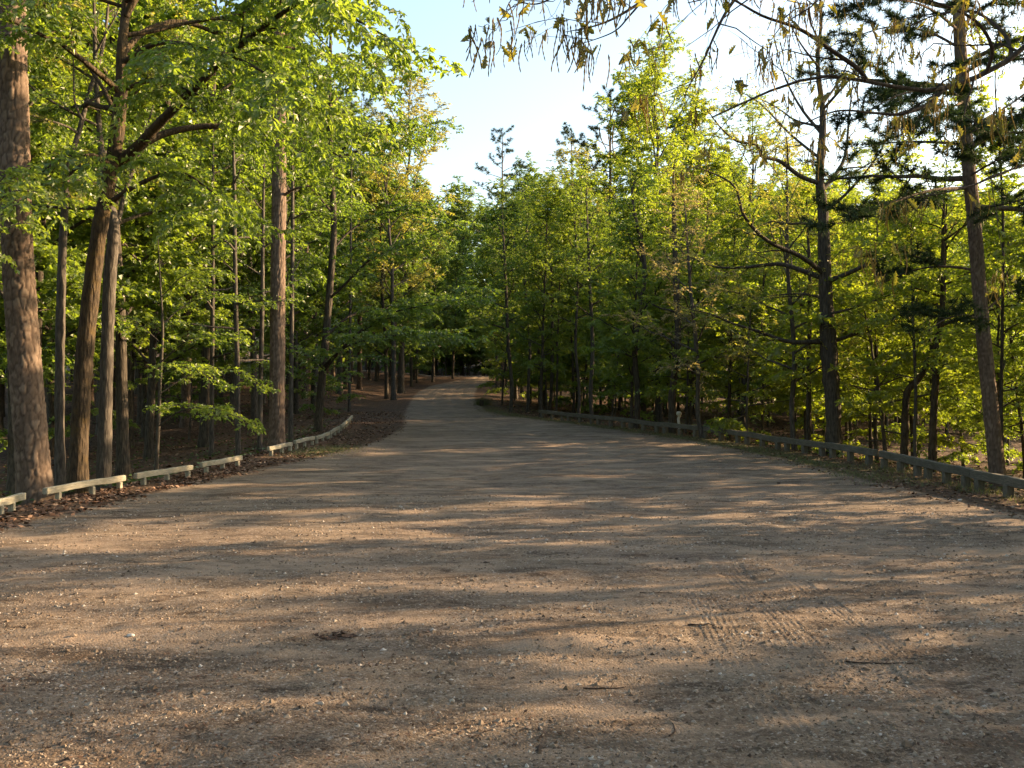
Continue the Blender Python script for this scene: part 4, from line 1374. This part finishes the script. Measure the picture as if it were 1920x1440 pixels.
LG = 'low timber guard rails along the left edge of the lot'
for i, (a, b, po, lab) in enumerate([
    ((-40, 972, 13.6), (44, 950, 15.2), (.1, .45, .72), 'short rail section cut off by the left border, before the thick scaly pine'),
    ((84, 945, 15.9), (233, 915, 18.3), (.15, .56, .93), 'long pale rail section at the foot of the mossy forked trunk'),
    ((254, 910, 18.6), (360, 893, 20.9), (.13, .53, .92), 'pale rail section with a gap at both ends, in front of the layered sapling'),
    ((377, 888, 21.3), (452, 872, 23.6), (.12, .52, .9), 'shorter rail section between the layered sapling and the straight pine'),
    ((504, 852, 26.6), (547, 842, 28.6), (.1, .55, .93), 'short rail section right at the foot of the straight tall pine'),
    ((553, 841, 28.9), (588, 832, 31.0), (.08, .5, .92), 'rail section just beyond the one at the straight pine'),
    ((592, 830, 31.3), (617, 820, 33.6), (.08, .5, .92), 'rail section at the foot of the leaning tree with level limbs'),
    ((619, 818, 33.9), (636, 806, 36.6), (.08, .5, .92), 'next rail section past the leaning tree with level limbs'),
    ((638, 804, 36.9), (650, 790, 39.8), (.08, .5, .92), 'second to last rail section on the left, shaded by leaves'),
    ((651, 788, 40.1), (660, 772, 43.5), (.08, .5, .92), 'last rail section on the left, ending in the dark wood'),
]):
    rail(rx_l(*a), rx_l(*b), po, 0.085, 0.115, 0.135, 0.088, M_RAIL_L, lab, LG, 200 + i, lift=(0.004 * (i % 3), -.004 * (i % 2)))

RG = 'dark timber guard rails along the right edge of the lot'
ys = np.linspace(12.6, 48, 3000)
rxs = RAIL_R(ys)
arc = np.concatenate([[0], np.cumsum(np.hypot(np.diff(rxs), np.diff(ys)))])
R_LABELS = ['nearest dark rail section, running out of the right border', 'dark rail section in front of the foot of the leaning pine',
            'dark rail section just past the leaning pine, towards the forked tree', 'dark rail section ending at the gap by the crooked tree',
            'dark rail section beyond the gap, right of the gnarled oak', 'dark rail section passing in front of the gnarled oak',
            'rail section left of the gnarled oak, crossed by a slim pale-edged trunk', 'rail section with sunlit posts, second left of the gnarled oak',
            'rail section by the pale tree with rusty leaves', 'rail section in front of the thick dark trunk near the rail end',
            'rail section just left of the thick dark trunk', 'third rail section from the far end of the right rail',
            'second rail section from the far end of the right rail', 'farthest rail section of the right rail, by the road']
pos = 0.0; i = 0
while i < 13:
    Ls = 2.62 + 0.1 * math.sin(i * 1.9)
    a0, a1 = pos, pos + Ls
    if a1 > arc[-1]:
        break
    q0 = (np.interp(a0, arc, rxs), np.interp(a0, arc, ys)); q1 = (np.interp(a1, arc, rxs), np.interp(a1, arc, ys))
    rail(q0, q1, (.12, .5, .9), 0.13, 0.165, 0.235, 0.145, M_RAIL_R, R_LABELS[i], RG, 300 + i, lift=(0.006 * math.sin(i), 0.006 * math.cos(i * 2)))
    pos = a1 + (0.32 if i == 3 else 0.02)
    i += 1


# ------------------------------------------------------------------ loose things on the ground
def solid_mat(name, stops, rough=0.95, extra=None):
    m, nt, out = new_mat(name)
    k = NT(nt)
    col = k.ramp(k.attr('tint'), stops)
    n = k.noise(k.obj(), 40, 3)
    col = k.mix(k.maprange(n, .4, .7, 0, .35), col, stops[0][1])
    k.principled(out, col, rough, None, 0.2)
    return m


M_PEB = solid_mat('pebble', [(0, (0.045, 0.032, 0.024)), (0.35, (0.14, 0.10, 0.068)), (0.65, (0.25, 0.19, 0.135)), (0.88, (0.38, 0.32, 0.25)), (1.0, (0.60, 0.56, 0.50))])
M_LITTER = solid_mat('dead_leaf', [(0, (0.05, 0.028, 0.018)), (0.4, (0.13, 0.07, 0.042)), (0.75, (0.22, 0.125, 0.08)), (1.0, (0.33, 0.23, 0.16))], 0.8)
M_GRASS = leaf_mat('grass_blade', (0.06, 0.08, 0.02), (0.12, 0.13, 0.035), (0.10, 0.13, 0.02), (0.2, 0.2, 0.04), 0.35)
M_HERB = leaf_mat('herb_leaf', (0.03, 0.06, 0.015), (0.07, 0.11, 0.025), (0.05, 0.10, 0.012), (0.12, 0.18, 0.02), 0.35)
M_STICK = bark_mat('stick', (0.03, 0.022, 0.018), (0.07, 0.05, 0.04), (0.14, 0.10, 0.08), 8, .4, 1)


def pebbles(n, seed):
    rng = np.random.default_rng(seed)
    y = 3.2 * (17 / 3.2) ** rng.random(n * 3)
    x = (rng.random(n * 3) * 2 - 1) * (0.62 * y + 0.6)
    clump = vnoise(x * 1.6 + y * .3, y * 3.4, 91) * 0.6 + vnoise(x * 6, y * 9, 92) * 0.4
    ok = (gravel_d(x, y) > 0.1) & (rng.random(n * 3) < np.clip((clump - 0.28) * 2.6, 0.05, 1))
    x = x[ok][:n]; y = y[ok][:n]
    n = len(x)
    r = np.clip(0.0050 * np.exp(rng.normal(size=n) * 0.55) * (0.75 + 0.08 * y), 0.002, 0.024)
    z = ground_z(x, y)
    o = np.array([[1, 0, 0], [0, 1, 0], [-1, 0, 0], [0, -1, 0], [0, 0, 1], [0, 0, -1]], float)
    f = np.array([[0, 1, 4], [1, 2, 4], [2, 3, 4], [3, 0, 4], [1, 0, 5], [2, 1, 5], [3, 2, 5], [0, 3, 5]])[:4]
    o = o[:5]
    sc = np.stack([r * (0.8 + .6 * rng.random(n)), r * (0.8 + .6 * rng.random(n)), r * (0.5 + .5 * rng.random(n))], 1)
    a = rng.random(n) * 6.28
    V = o[None] * sc[:, None] * (0.8 + 0.4 * rng.random((n, 5, 1)))
    V[:, 4, :2] += (rng.random((n, 2)) - .5) * sc[:, :2] * 0.9
    vx = V[..., 0] * np.cos(a)[:, None] - V[..., 1] * np.sin(a)[:, None]
    vy = V[..., 0] * np.sin(a)[:, None] + V[..., 1] * np.cos(a)[:, None]
    V = np.stack([vx + x[:, None], vy + y[:, None], V[..., 2] + z[:, None] - r[:, None] * .12], -1)
    F = (f[None] + 5 * np.arange(n)[:, None, None]).reshape(-1, 3)
    acc = Acc()
    acc.add(V.reshape(-1, 3), F, np.repeat(np.clip(rng.beta(2.2, 1.9, n), 0, 1), 5))
    tag(link('gravel_stones', acc.mesh('gravel_stones', M_PEB, False)), 'loose tan gravel strewn over the lot', 'gravel', kind='stuff')


pebbles(66000, 5)


def flakes(name, x, y, size, mat, seed, asp=0.6, lift=0.006, tilt=0.5, label=None, cat=None, tint=None):
    rng = np.random.default_rng(seed)
    n = len(x)
    z = ground_z(x, y) + lift
    ax = norm(np.stack([rng.normal(size=n), rng.normal(size=n), rng.normal(size=n) * tilt * .5], 1))
    nr = norm(np.stack([rng.normal(size=n) * tilt, rng.normal(size=n) * tilt, np.ones(n)], 1))
    sv = norm(np.cross(ax, nr)); nr = np.cross(sv, ax)
    s = size * (0.6 + 0.8 * rng.random(n))[:, None]
    c = np.stack([x, y, z], 1)
    cu = (rng.random(n) * 0.5 - .1)[:, None]
    V = np.stack([c - ax * s * .5 + nr * s * cu * .4, c + sv * s * asp * .5 + nr * s * cu * .35, c + ax * s * .5 + nr * s * cu * .5, c - sv * s * asp * .5 + nr * s * cu * .35], 1)
    a = Acc()
    a.add(V.reshape(-1, 3), np.arange(4 * n).reshape(n, 4), np.repeat(rng.random(n) if tint is None else tint, 4))
    tag(link(name, a.mesh(name, mat, False)), label, cat, kind='stuff')


rg = np.random.default_rng(77)
# left litter band
n = 9000
y = 11 * (52 / 11) ** rg.random(n * 2)
t = rg.beta(1.4, 1.6, n * 2)
x = RAIL_L(y) - 1.3 + t * (ROAD_L(y) + 0.35 - RAIL_L(y) + 1.3)
ok = rg.random(n * 2) < np.clip(vnoise(x * 1.8, y * 1.1, 5) * 1.5 - .1, .12, 1)
flakes('leaf_litter', x[ok][:n], y[ok][:n], 0.085, M_LITTER, 1, label='red-brown dead leaves heaped along the left rail', cat='dead leaves')
# right verge litter
n = 5200
y = 11 * (60 / 11) ** rg.random(n)
x = ROAD_R(y) - 0.6 + rg.beta(1.3, 1.5, n) * 3.4
flakes('leaf_litter', x, y, 0.07, M_LITTER, 2, label='reddish needles and dead leaves along the right rail', cat='dead leaves')
# deeper in the woods
n = 12000
y = 14 * (80 / 14) ** rg.random(n)
sd = rg.random(n) < .5
x = np.where(sd, RAIL_L(y) - 1 - rg.random(n) * 16, RAIL_R(y) + 1 + rg.random(n) * 16)
flakes('leaf_litter', x, y, 0.14, M_LITTER, 3, label='dead leaves covering the floor of the woods', cat='dead leaves')
# bits on the gravel
n = 6500
y = 3.3 * (26 / 3.3) ** rg.random(n * 3)
x = (rg.random(n * 3) * 2 - 1) * (0.6 * y + .5)
ok = (gravel_d(x, y) > -.2) & (rg.random(n * 3) < np.clip((vnoise(x * .9 + 3, y * 1.9, 15) * .6 + vnoise(x * 3.2, y * 5.5, 16) * .5 - .42) * 3.2, 0.02, 1))
x = x[ok][:n]; y = y[ok][:n]
flakes('leaf_crumbs', x, y, 0.026, M_LITTER, 4, 0.45, 0.004, 0.35, 'dark crumbled leaves and bark bits on the gravel', 'leaf crumbs', np.random.default_rng(3).random(len(x)) ** 1.6)


def grass(name, x, y, h, w, mat, seed, label):
    rng = np.random.default_rng(seed)
    n = len(x)
    z = ground_z(x, y) - .004
    b = np.stack([x, y, z], 1)
    a = rng.random(n) * 6.28
    s = np.stack([np.cos(a), np.sin(a), 0 * a], 1)
    hh = h * (0.4 + rng.random(n))[:, None]
    ln = np.stack([rng.normal(size=n) * .45, rng.normal(size=n) * .45, np.ones(n)], 1)
    mid = b + norm(ln) * hh * .55; tip = b + norm(ln + np.stack([rng.normal(size=n) * .6, rng.normal(size=n) * .6, -.2 * np.ones(n)], 1)) * hh
    V = np.stack([b - s * w, b + s * w, mid + s * w * .7, mid - s * w * .7, tip], 1)
    k = 5 * np.arange(n)[:, None]
    A = Acc()
    A.add(V.reshape(-1, 3), k + np.array([[0, 1, 2, 3]]), np.repeat(rng.random(n), 5))
    A.f.append(k + np.array([[3, 2, 4]]))
    tag(link(name, A.mesh(name, mat, False)), label, 'grass', kind='stuff')


n = 9000
y = 18.5 * (60 / 18.5) ** rg.random(n * 2)
x = ROAD_R(y) + 0.35 + rg.normal(size=n * 2) * 0.55
ok = rg.random(n * 2) < np.clip(vnoise(x * 2.2, y * 1.2, 25) * 2 - .45, 0.03, 1)
grass('grass', x[ok][:n], y[ok][:n], 0.075, 0.004, M_GRASS, 1, 'thin short grass along the right rail')
n = 1800
y = 13.5 + rg.random(n) * 10
x = RAIL_R(y) + rg.normal(size=n) * .22
ok = vnoise(x * 2, y * 1.7, 44) > .48
grass('grass', x[ok], y[ok], 0.16, 0.004, M_GRASS, 5, 'dry grass tufts around the nearest right rail posts')
n = 1500
grass('grass', -5.6 + rg.normal(size=n) * .6, 28.5 + rg.normal(size=n) * 1.2, 0.07, 0.005, M_GRASS, 2, 'small patch of grass at the left edge of the gravel')
n = 420
grass('grass', -2.0 + rg.normal(size=n) * .22, 62.5 + rg.normal(size=n) * .4, 0.6, 0.012, M_GRASS, 3, 'sunlit tuft of grass at the inside of the road bend')
# low herbs on the shaded floor
n = 9000
y = 13 * (60 / 13) ** rg.random(n * 2)
sd = rg.random(n * 2) < .6
x = np.where(sd, RAIL_L(y) - .6 - rg.random(n * 2) ** 1.3 * 14, RAIL_R(y) + .8 + rg.random(n * 2) * 14)
ok = rg.random(n * 2) < np.clip(vnoise(x * .8, y * .8, 35) * 2.2 - .7, 0.02, 1)
flakes('ground_plants', x[ok][:n], y[ok][:n], 0.11, M_HERB, 9, 0.6, 0.09, 0.6, 'low green plants on the floor of the woods', 'undergrowth')


def stick(u, v, L, ang, r, label, bend=0.1, fork=False):
    q = P(u, v, 1.0); d = q - np.array([0, 0, CAM_Z])
    t = 3.0
    for _ in range(60):
        p = np.array([0, 0, CAM_Z]) + d * t
        e = p[2] - float(ground_z(p[0], p[1]))
        t += e / max(-d[2], 1e-3) * .8
    p = np.array([0, 0, CAM_Z]) + d * t
    rng = np.random.default_rng(int(u + v))
    s = np.linspace(-.5, .5, 8)
    dx = np.array([cos(ang), sin(ang)])
    nx = np.array([-sin(ang), cos(ang)])
    xy = p[:2] + s[:, None] * L * dx + (bend * L * (s ** 2 - .1))[:, None] * nx + rng.normal(size=(8, 2)) * L * .012
    z = ground_z(xy[:, 0], xy[:, 1]) + r * .7
    z = np.maximum(z, z.mean() - .002)
    a = Acc()
    base = np.array([p[0], p[1], z.mean()])
    pts = np.column_stack([xy, z]) - base
    tubes(a, pts, r * np.linspace(1.0, .55, 8), 6, cap=True)
    if fork:
        f = pts[4] + np.linspace(0, 1, 5)[:, None] * np.array([*(dx * .3 + nx * .45), .12]) * L * .6
        tubes(a, f, r * np.linspace(.7, .3, 5), 5, cap=True)
    o = link('stick', a.mesh('stick', M_STICK, True), None, base)
    tag(o, label, 'stick')


stick(1317, 1172, 0.21, radians(-8), .007, 'short straight dark stick alone on the bare gravel right of centre')
stick(1650, 1243, 0.42, radians(-9), .0055, 'long dark twig lying across the tyre tread marks', .22, True)
stick(1135, 1290, 0.26, radians(12), .005, 'small forked twig in the sunlit gravel near the bottom middle', .2, True)
stick(1262, 1370, 0.16, radians(75), .004, 'thin curved pale twig standing out near the bottom, left of the tread marks', .4)
stick(1230, 1112, 0.28, radians(-3), .005, 'broken dark twig on the gravel beyond the straight stick', .1, True)
stick(905, 1375, 0.16, radians(50), .004, 'tiny pale twig among sunlit pebbles at the bottom', .1)


def stone(u, v, r, label, tint, name='stone', cat='stone', mat=None, flat=.6):
    q = P(u, v, 1.0); d = q - np.array([0, 0, CAM_Z])
    t = 3.0
    for _ in range(60):
        p = np.array([0, 0, CAM_Z]) + d * t
        t += (p[2] - float(ground_z(p[0], p[1]))) / max(-d[2], 1e-3) * .8
    import bmesh
    bm = bmesh.new()
    bmesh.ops.create_icosphere(bm, subdivisions=3, radius=1)
    co = np.array([vv.co[:] for vv in bm.verts])
    k = 1 + .35 * fbm(co[:, 0] * 1.3 + u, co[:, 1] * 1.3 + co[:, 2] * 1.7, 3, int(u))
    co = co * k[:, None] * r * [1.2, .85, flat]
    fc = np.array([[x.index for x in f.verts] for f in bm.faces])
    bm.free()
    a = Acc(); a.add(co, fc, np.full(len(co), tint))
    o = link(name, a.mesh(name, mat or M_PEB, True), None, (p[0], p[1], float(ground_z(p[0], p[1])) + r * .1))
    tag(o, label, cat)


stone(245, 1191, .022, 'pale whitish stone in the gravel on the left', 1.0)
stone(1800, 938, .035, 'white pebble near the nearest right rail posts', 1.0)
stone(1722, 900, .06, 'dark lump of wood beside the right rail posts', 0.05)
stone(1460, 906, .03, 'small dark stone alone on the gravel beyond the centre right', 0.02)
stone(910, 1055, .02, 'small dark stone in the reddish sunlit gravel', 0.02)

# heap of dark dead leaves on the gravel
for (u, v, m_, lab, sd_) in [(640, 1193, 150, 'small heap of dark dead leaves on the gravel left of centre', 1)]:
    q = P(u, v, 1.0); d = q - np.array([0, 0, CAM_Z])
    k_ = -(CAM_Z) / d[2]
    cx, cy2 = d[0] * k_, d[1] * k_
    rr = np.random.default_rng(sd_)
    xx = cx + rr.normal(size=m_) * .12; yy = cy2 + rr.normal(size=m_) * .07
    flakes('leaf_heap', xx, yy, 0.034, M_LITTER, 40 + sd_, .55, .006, .4, lab, 'dead leaves', rr.random(m_) * .35)


# white marker post between the trunks on the right
def white_post():
    p = P(1273, 812, 37.5)
    z = float(ground_z(p[0], p[1]))
    r = empty('marker_post', (p[0], p[1], z))
    m, nt, out = new_mat('white_paint')
    k = NT(nt)
    n = k.noise(k.obj(), 9, 4)
    k.principled(out, k.ramp(n, [(.35, (.5, .48, .44)), (.55, (.78, .77, .74))]), .6)
    a = Acc()
    tubes(a, [(0, 0, -.3), (.02, 0, .3), (-.02, 0, .62), (.03, 0, .78)], [.05, .05, .055, .05], 10, cap=True)
    link('pipe', a.mesh('pipe', m), r)
    b = Acc()
    tubes(b, [(.0, 0, .76), (.0, 0, .8), (.0, 0, .86), (.0, 0, .92), (0, 0, .93)], [.05, .095, .1, .08, .01], 12)
    link('cap', b.mesh('cap', m), r)
    c = Acc()
    tubes(c, [(0.02, 0, .4), (-.1, -.02, .33), (-.15, -.03, .42)], [.03, .028, .02], 8, cap=True)
    link('spout', c.mesh('spout', m), r)
    tag(r, 'white standpipe with a rounded cap between dark trunks behind the right rail', 'standpipe')


white_post()

# dark stump at the inside of the bend
p = P(902, 757, 61)
z = float(ground_z(p[0], p[1]))
a = Acc()
s_ = np.linspace(0, 1, 8)
tubes(a, np.column_stack([0.05 * s_, 0 * s_, -.3 + s_ * .68]), .13 * (1 + .3 * np.exp(-s_ * 3)) * (1 + .06 * np.sin(s_ * 9)), 14, cap=True)
tag(link('stump', a.mesh('stump', M_BARK_OAK), None, (p[0], p[1], z)), 'dark stump beside the grass tuft at the road bend', 'tree stump')


# ------------------------------------------------------------------ overhanging oak with catkins (its trunk stands just out of the frame)
def catkin_mesh(seed):
    rng = np.random.default_rng(seed)
    L = 0.07 + 0.04 * rng.random()
    n = 11
    s = np.linspace(0, 1, n)
    pts = np.stack([.012 * np.sin(s * 2.5 + seed) * s, .010 * np.cos(s * 3 + seed) * s, -L * s], 1)
    r = np.where(np.arange(n) % 2, .0034, .0018) * (1 - .45 * s); r[0] = .0008
    a = Acc(); tubes(a, pts, r, 5, tint=0.3 + .5 * rng.random())
    return a.mesh('catkin', M_CATKIN, True)


def oak_leaf_mesh(seed):
    """young lobed oak leaf hanging down from its stalk"""
    rng = np.random.default_rng(seed)
    L = 0.042 + .018 * rng.random(); W = L * .50
    t = np.array([0, .12, .24, .34, .46, .56, .68, .78, .9, 1.0])
    w = np.array([.02, .10, .30, .16, .44, .24, .50, .26, .26, 0.0]) * W * 1.15
    cur = rng.normal() * .5
    cx = .25 * L * np.sin(t * 1.4) + .0 * t; cz = -L * t * np.cos(.35 * t)
    fold = .8 + .7 * rng.random()
    V = []
    for i in range(len(t)):
        V += [(cx[i], 0, cz[i]), (cx[i] - w[i] * fold, w[i] * .8, cz[i] + .2 * w[i] + cur * w[i] * .2), (cx[i] - w[i] * fold, -w[i] * .8, cz[i] + .2 * w[i] - cur * w[i] * .2)]
    F = []
    for i in range(len(t) - 1):
        a, b = 3 * i, 3 * i + 3
        F += [(a, a + 1, b + 1, b), (a, b, b + 2, a + 2)]
    A = Acc(); A.add(np.array(V), F, np.full(len(V), .2 + .7 * rng.random()))
    return A.mesh('leaf', M_LEAF_YO, True)


M_LEAF_YO = leaf_mat('young_oak_leaf', (0.07, 0.075, 0.018), (0.14, 0.13, 0.035), (0.26, 0.25, 0.02), (0.50, 0.42, 0.04), 0.65)


def overhang_oak():
    rng = np.random.default_rng(99)
    tx, ty = 4.6, 4.0
    base = np.array([tx, ty, float(ground_z(tx, ty))])
    root = empty('oak_tree', base)
    tag(root, 'near oak whose catkin-hung boughs droop into the top right corner', 'oak tree')
    w = Acc()
    tp = spline(np.array([(tx, ty, 0), (tx + .05, ty, 1.5), (tx + .02, ty + .1, 3), (tx + .2, ty + .2, 5), (tx + .1, ty + .4, 7.5), (tx + .3, ty + .4, 10)]) - [tx, ty, 0], 40)
    tubes(w, np.vstack([[[0, 0, -.5]], tp]), np.concatenate([[.3], np.interp(np.linspace(0, 1, 40), [0, .05, .3, .6, 1], [.27, .21, .18, .12, .03])]), 16)
    link('trunk', w.mesh('overhang_trunk', M_BARK_OAK), root)
    B = []

    def bough(ctrl, r0, r1):
        pts = spline(np.array(ctrl) - base, 26)
        B.append((pts, r0, r1))

    T_ = lambda z: np.array([tx, ty + .05, z])
    bough([T_(3.0), P(2010, -20, 4.35), P(1940, 70, 4.3), P(1880, 120, 4.25), P(1800, 157, 4.2), P(1740, 170, 4.1), P(1650, 158, 4.0), P(1560, 142, 3.9), P(1480, 157, 3.8), P(1400, 190, 3.7), P(1335, 220, 3.6)], .028, .003)
    bough([P(1625, 152, 4.0), P(1610, 130, 3.95), P(1560, 95, 3.85), P(1500, 55, 3.75), P(1430, 30, 3.65), P(1360, -5, 3.6), P(1290, 5, 3.5)], .011, .002)
    bough([P(1770, 168, 4.15), P(1740, 195, 4.1), P(1690, 214, 4.0), P(1640, 212, 3.95), P(1570, 208, 3.85), P(1500, 235, 3.8)], .010, .002)
    bough([T_(3.2), P(2000, -120, 3.9), P(1800, -60, 3.7), P(1600, -45, 3.5), P(1450, -30, 3.4), P(1300, -22, 3.3), P(1180, -26, 3.2), P(1080, -36, 3.1)], .024, .004)
    bough([P(1395, -26, 3.38), P(1360, 25, 3.35), P(1338, 70, 3.3), P(1318, 115, 3.3), P(1290, 165, 3.25), P(1282, 185, 3.25)], .007, .0015)
    bough([P(1235, -24, 3.25), P(1200, 5, 3.2), P(1150, 35, 3.15), P(1110, 50, 3.1), P(1060, 60, 3.05)], .007, .0012)
    bough([P(1210, -5, 3.2), P(1180, 30, 3.2), P(1150, 60, 3.2), P(1090, 82, 3.2), P(1070, 86, 3.2)], .004, .001)
    bough([P(1090, -35, 3.1), P(1040, -6, 3.05), P(1000, 8, 3.0), P(950, -4, 2.95), P(905, -6, 2.95), P(884, 4, 2.95)], .004, .0008)
    bough([P(960, -3, 2.97), P(950, 16, 2.95), P(952, 36, 2.95), P(935, 40, 2.95), P(928, 46, 2.95)], .002, .0007)
    bough([T_(2.6), P(2080, 250, 4.2), P(1960, 295, 4.1), P(1890, 320, 4.0), P(1830, 345, 3.9), P(1770, 362, 3.8), P(1700, 372, 3.8)], .018, .002)
    bough([P(1850, 136, 4.2), P(1860, 90, 4.1), P(1830, 40, 4.0), P(1770, 10, 3.9), P(1700, -10, 3.8)], .010, .002)
    bough([T_(2.8), P(2040, 130, 3.8), P(1960, 150, 3.7), P(1890, 200, 3.6), P(1840, 225, 3.55)], .012, .002)
    bough([P(1900, 110, 4.27), P(1880, 60, 4.4), P(1820, 20, 4.6), P(1750, 30, 4.8), P(1680, 60, 5.0)], .010, .002)
    # out-of-frame boughs that shade the lot
    for q in range(16):
        z = 4.0 + q * .42; az = radians(150 + (q * 77) % 185)
        d = np.array([cos(az), sin(az), .35]); Lq = 4.8 - .16 * q
        s = np.linspace(0, 1, 7)[:, None]
        B.append((np.array([0.1, .2, z]) + d * Lq * s + rng.normal(size=(7, 3)) * .06 * s, .04, .006))
    n_vis = 13
    spots = []
    for i, b in enumerate(B):
        w = Acc()
        add_wood(w, [b], 8)
        t0 = .35 if i in (0, 3, 9, 11) else .12
        L1 = .42 if i < n_vis else 1.0
        s1 = children(rng, [b], 5.5 if i < n_vis else 1.6, t0, 48, L1, .3, .15, .0, .45, K=5, rk=.5, wob=.06)
        s2 = children(rng, s1, 6.0 if i < n_vis else 2.2, .25, 50, .20 if i < n_vis else .5, .3, .25, -.02, .3, K=4, wob=.06)
        lim = lambda brs, m: [(p, max(a, m), max(c, m * .6)) for p, a, c in brs]
        s1 = lim(s1, .0016); s2 = lim(s2, .0011)
        add_wood(w, s1, 4); add_wood(w, s2, 3)
        link('bough', w.mesh('overhang_bough', M_TWIG), root)
        if i < n_vis:
            for p, _, _ in s1 + s2:
                spots.append((i, p[-1]))
                if rng.random() < .5:
                    spots.append((i, p[len(p) // 2]))
    lm = [oak_leaf_mesh(i) for i in range(6)]
    cm = [catkin_mesh(i) for i in range(5)]
    items = {'leaf': [], 'catkin': []}
    inv = base
    for i, p in spots:
        wp = p + base
        a = wp[0] / wp[1] * F_PX + 960
        if a > 2050:
            continue
        # the lower boughs carry more bare twig; clusters hang at the tips
        if rng.random() < .22:
            continue
        for _ in range(rng.integers(1, 4)):
            items['leaf'].append(p + rng.normal(size=3) * [.02, .02, .012])
        for _ in range(rng.integers(2, 8)):
            items['catkin'].append(p + rng.normal(size=3) * [.022, .022, .01])
    for nm, ms in (('leaf', lm), ('catkin', cm)):
        lst = items[nm]
        order = rng.permutation(len(lst))
        # the nearest ones one by one, the rest joined
        dist = np.array([np.linalg.norm(lst[k] + base - [0, 0, CAM_Z]) for k in order])
        order = order[np.argsort(dist)]
        rest = Acc()
        for c, k in enumerate(order):
            rot = (rng.normal() * (.5 if nm == 'leaf' else .16), rng.normal() * (.5 if nm == 'leaf' else .16), rng.random() * 6.28); sc = .65 + .6 * rng.random()
            if c < 295:
                o = link(nm, ms[rng.integers(len(ms))], root, lst[k])
                o.rotation_euler = rot; o.scale = (sc,) * 3
            else:
                me = ms[rng.integers(len(ms))]
                co = np.empty(len(me.vertices) * 3, np.float32); me.vertices.foreach_get('co', co); co = co.reshape(-1, 3) * sc
                ca, sa = cos(rot[2]), sin(rot[2])
                co = np.stack([co[:, 0] * ca - co[:, 1] * sa + co[:, 2] * rot[1], co[:, 0] * sa + co[:, 1] * ca - co[:, 2] * rot[0], co[:, 2]], 1) + lst[k]
                F = np.array([pp.vertices[:] for pp in me.polygons])
                tt = np.empty(len(me.vertices), np.float32); me.attributes['tint'].data.foreach_get('value', tt)
                rest.add(co, F, tt)
        if rest.n:
            o = link('hanging_leaves' if nm == 'leaf' else 'hanging_catkins', rest.mesh('overhang_' + nm, M_LEAF_YO if nm == 'leaf' else M_CATKIN, True), root)
            tag(o, kind='stuff')
    print('overhang', {k: len(v) for k, v in items.items()})
    # a thin crown above the frame
    lf = Acc(); dm = Acc()
    for b in B[n_vis:]:
        s1 = children(rng, [b], 2.4, .15, 50, 1.5, .3, .15, 0, .5)
        leaves(rng, lf, dm, s1, .09, (.15, .5), .1, 55, 7, (.12, .075), hang=.8)
    link('crown', lf.mesh('overhang_crown', M_LEAF_YO, False), root)


overhang_oak()
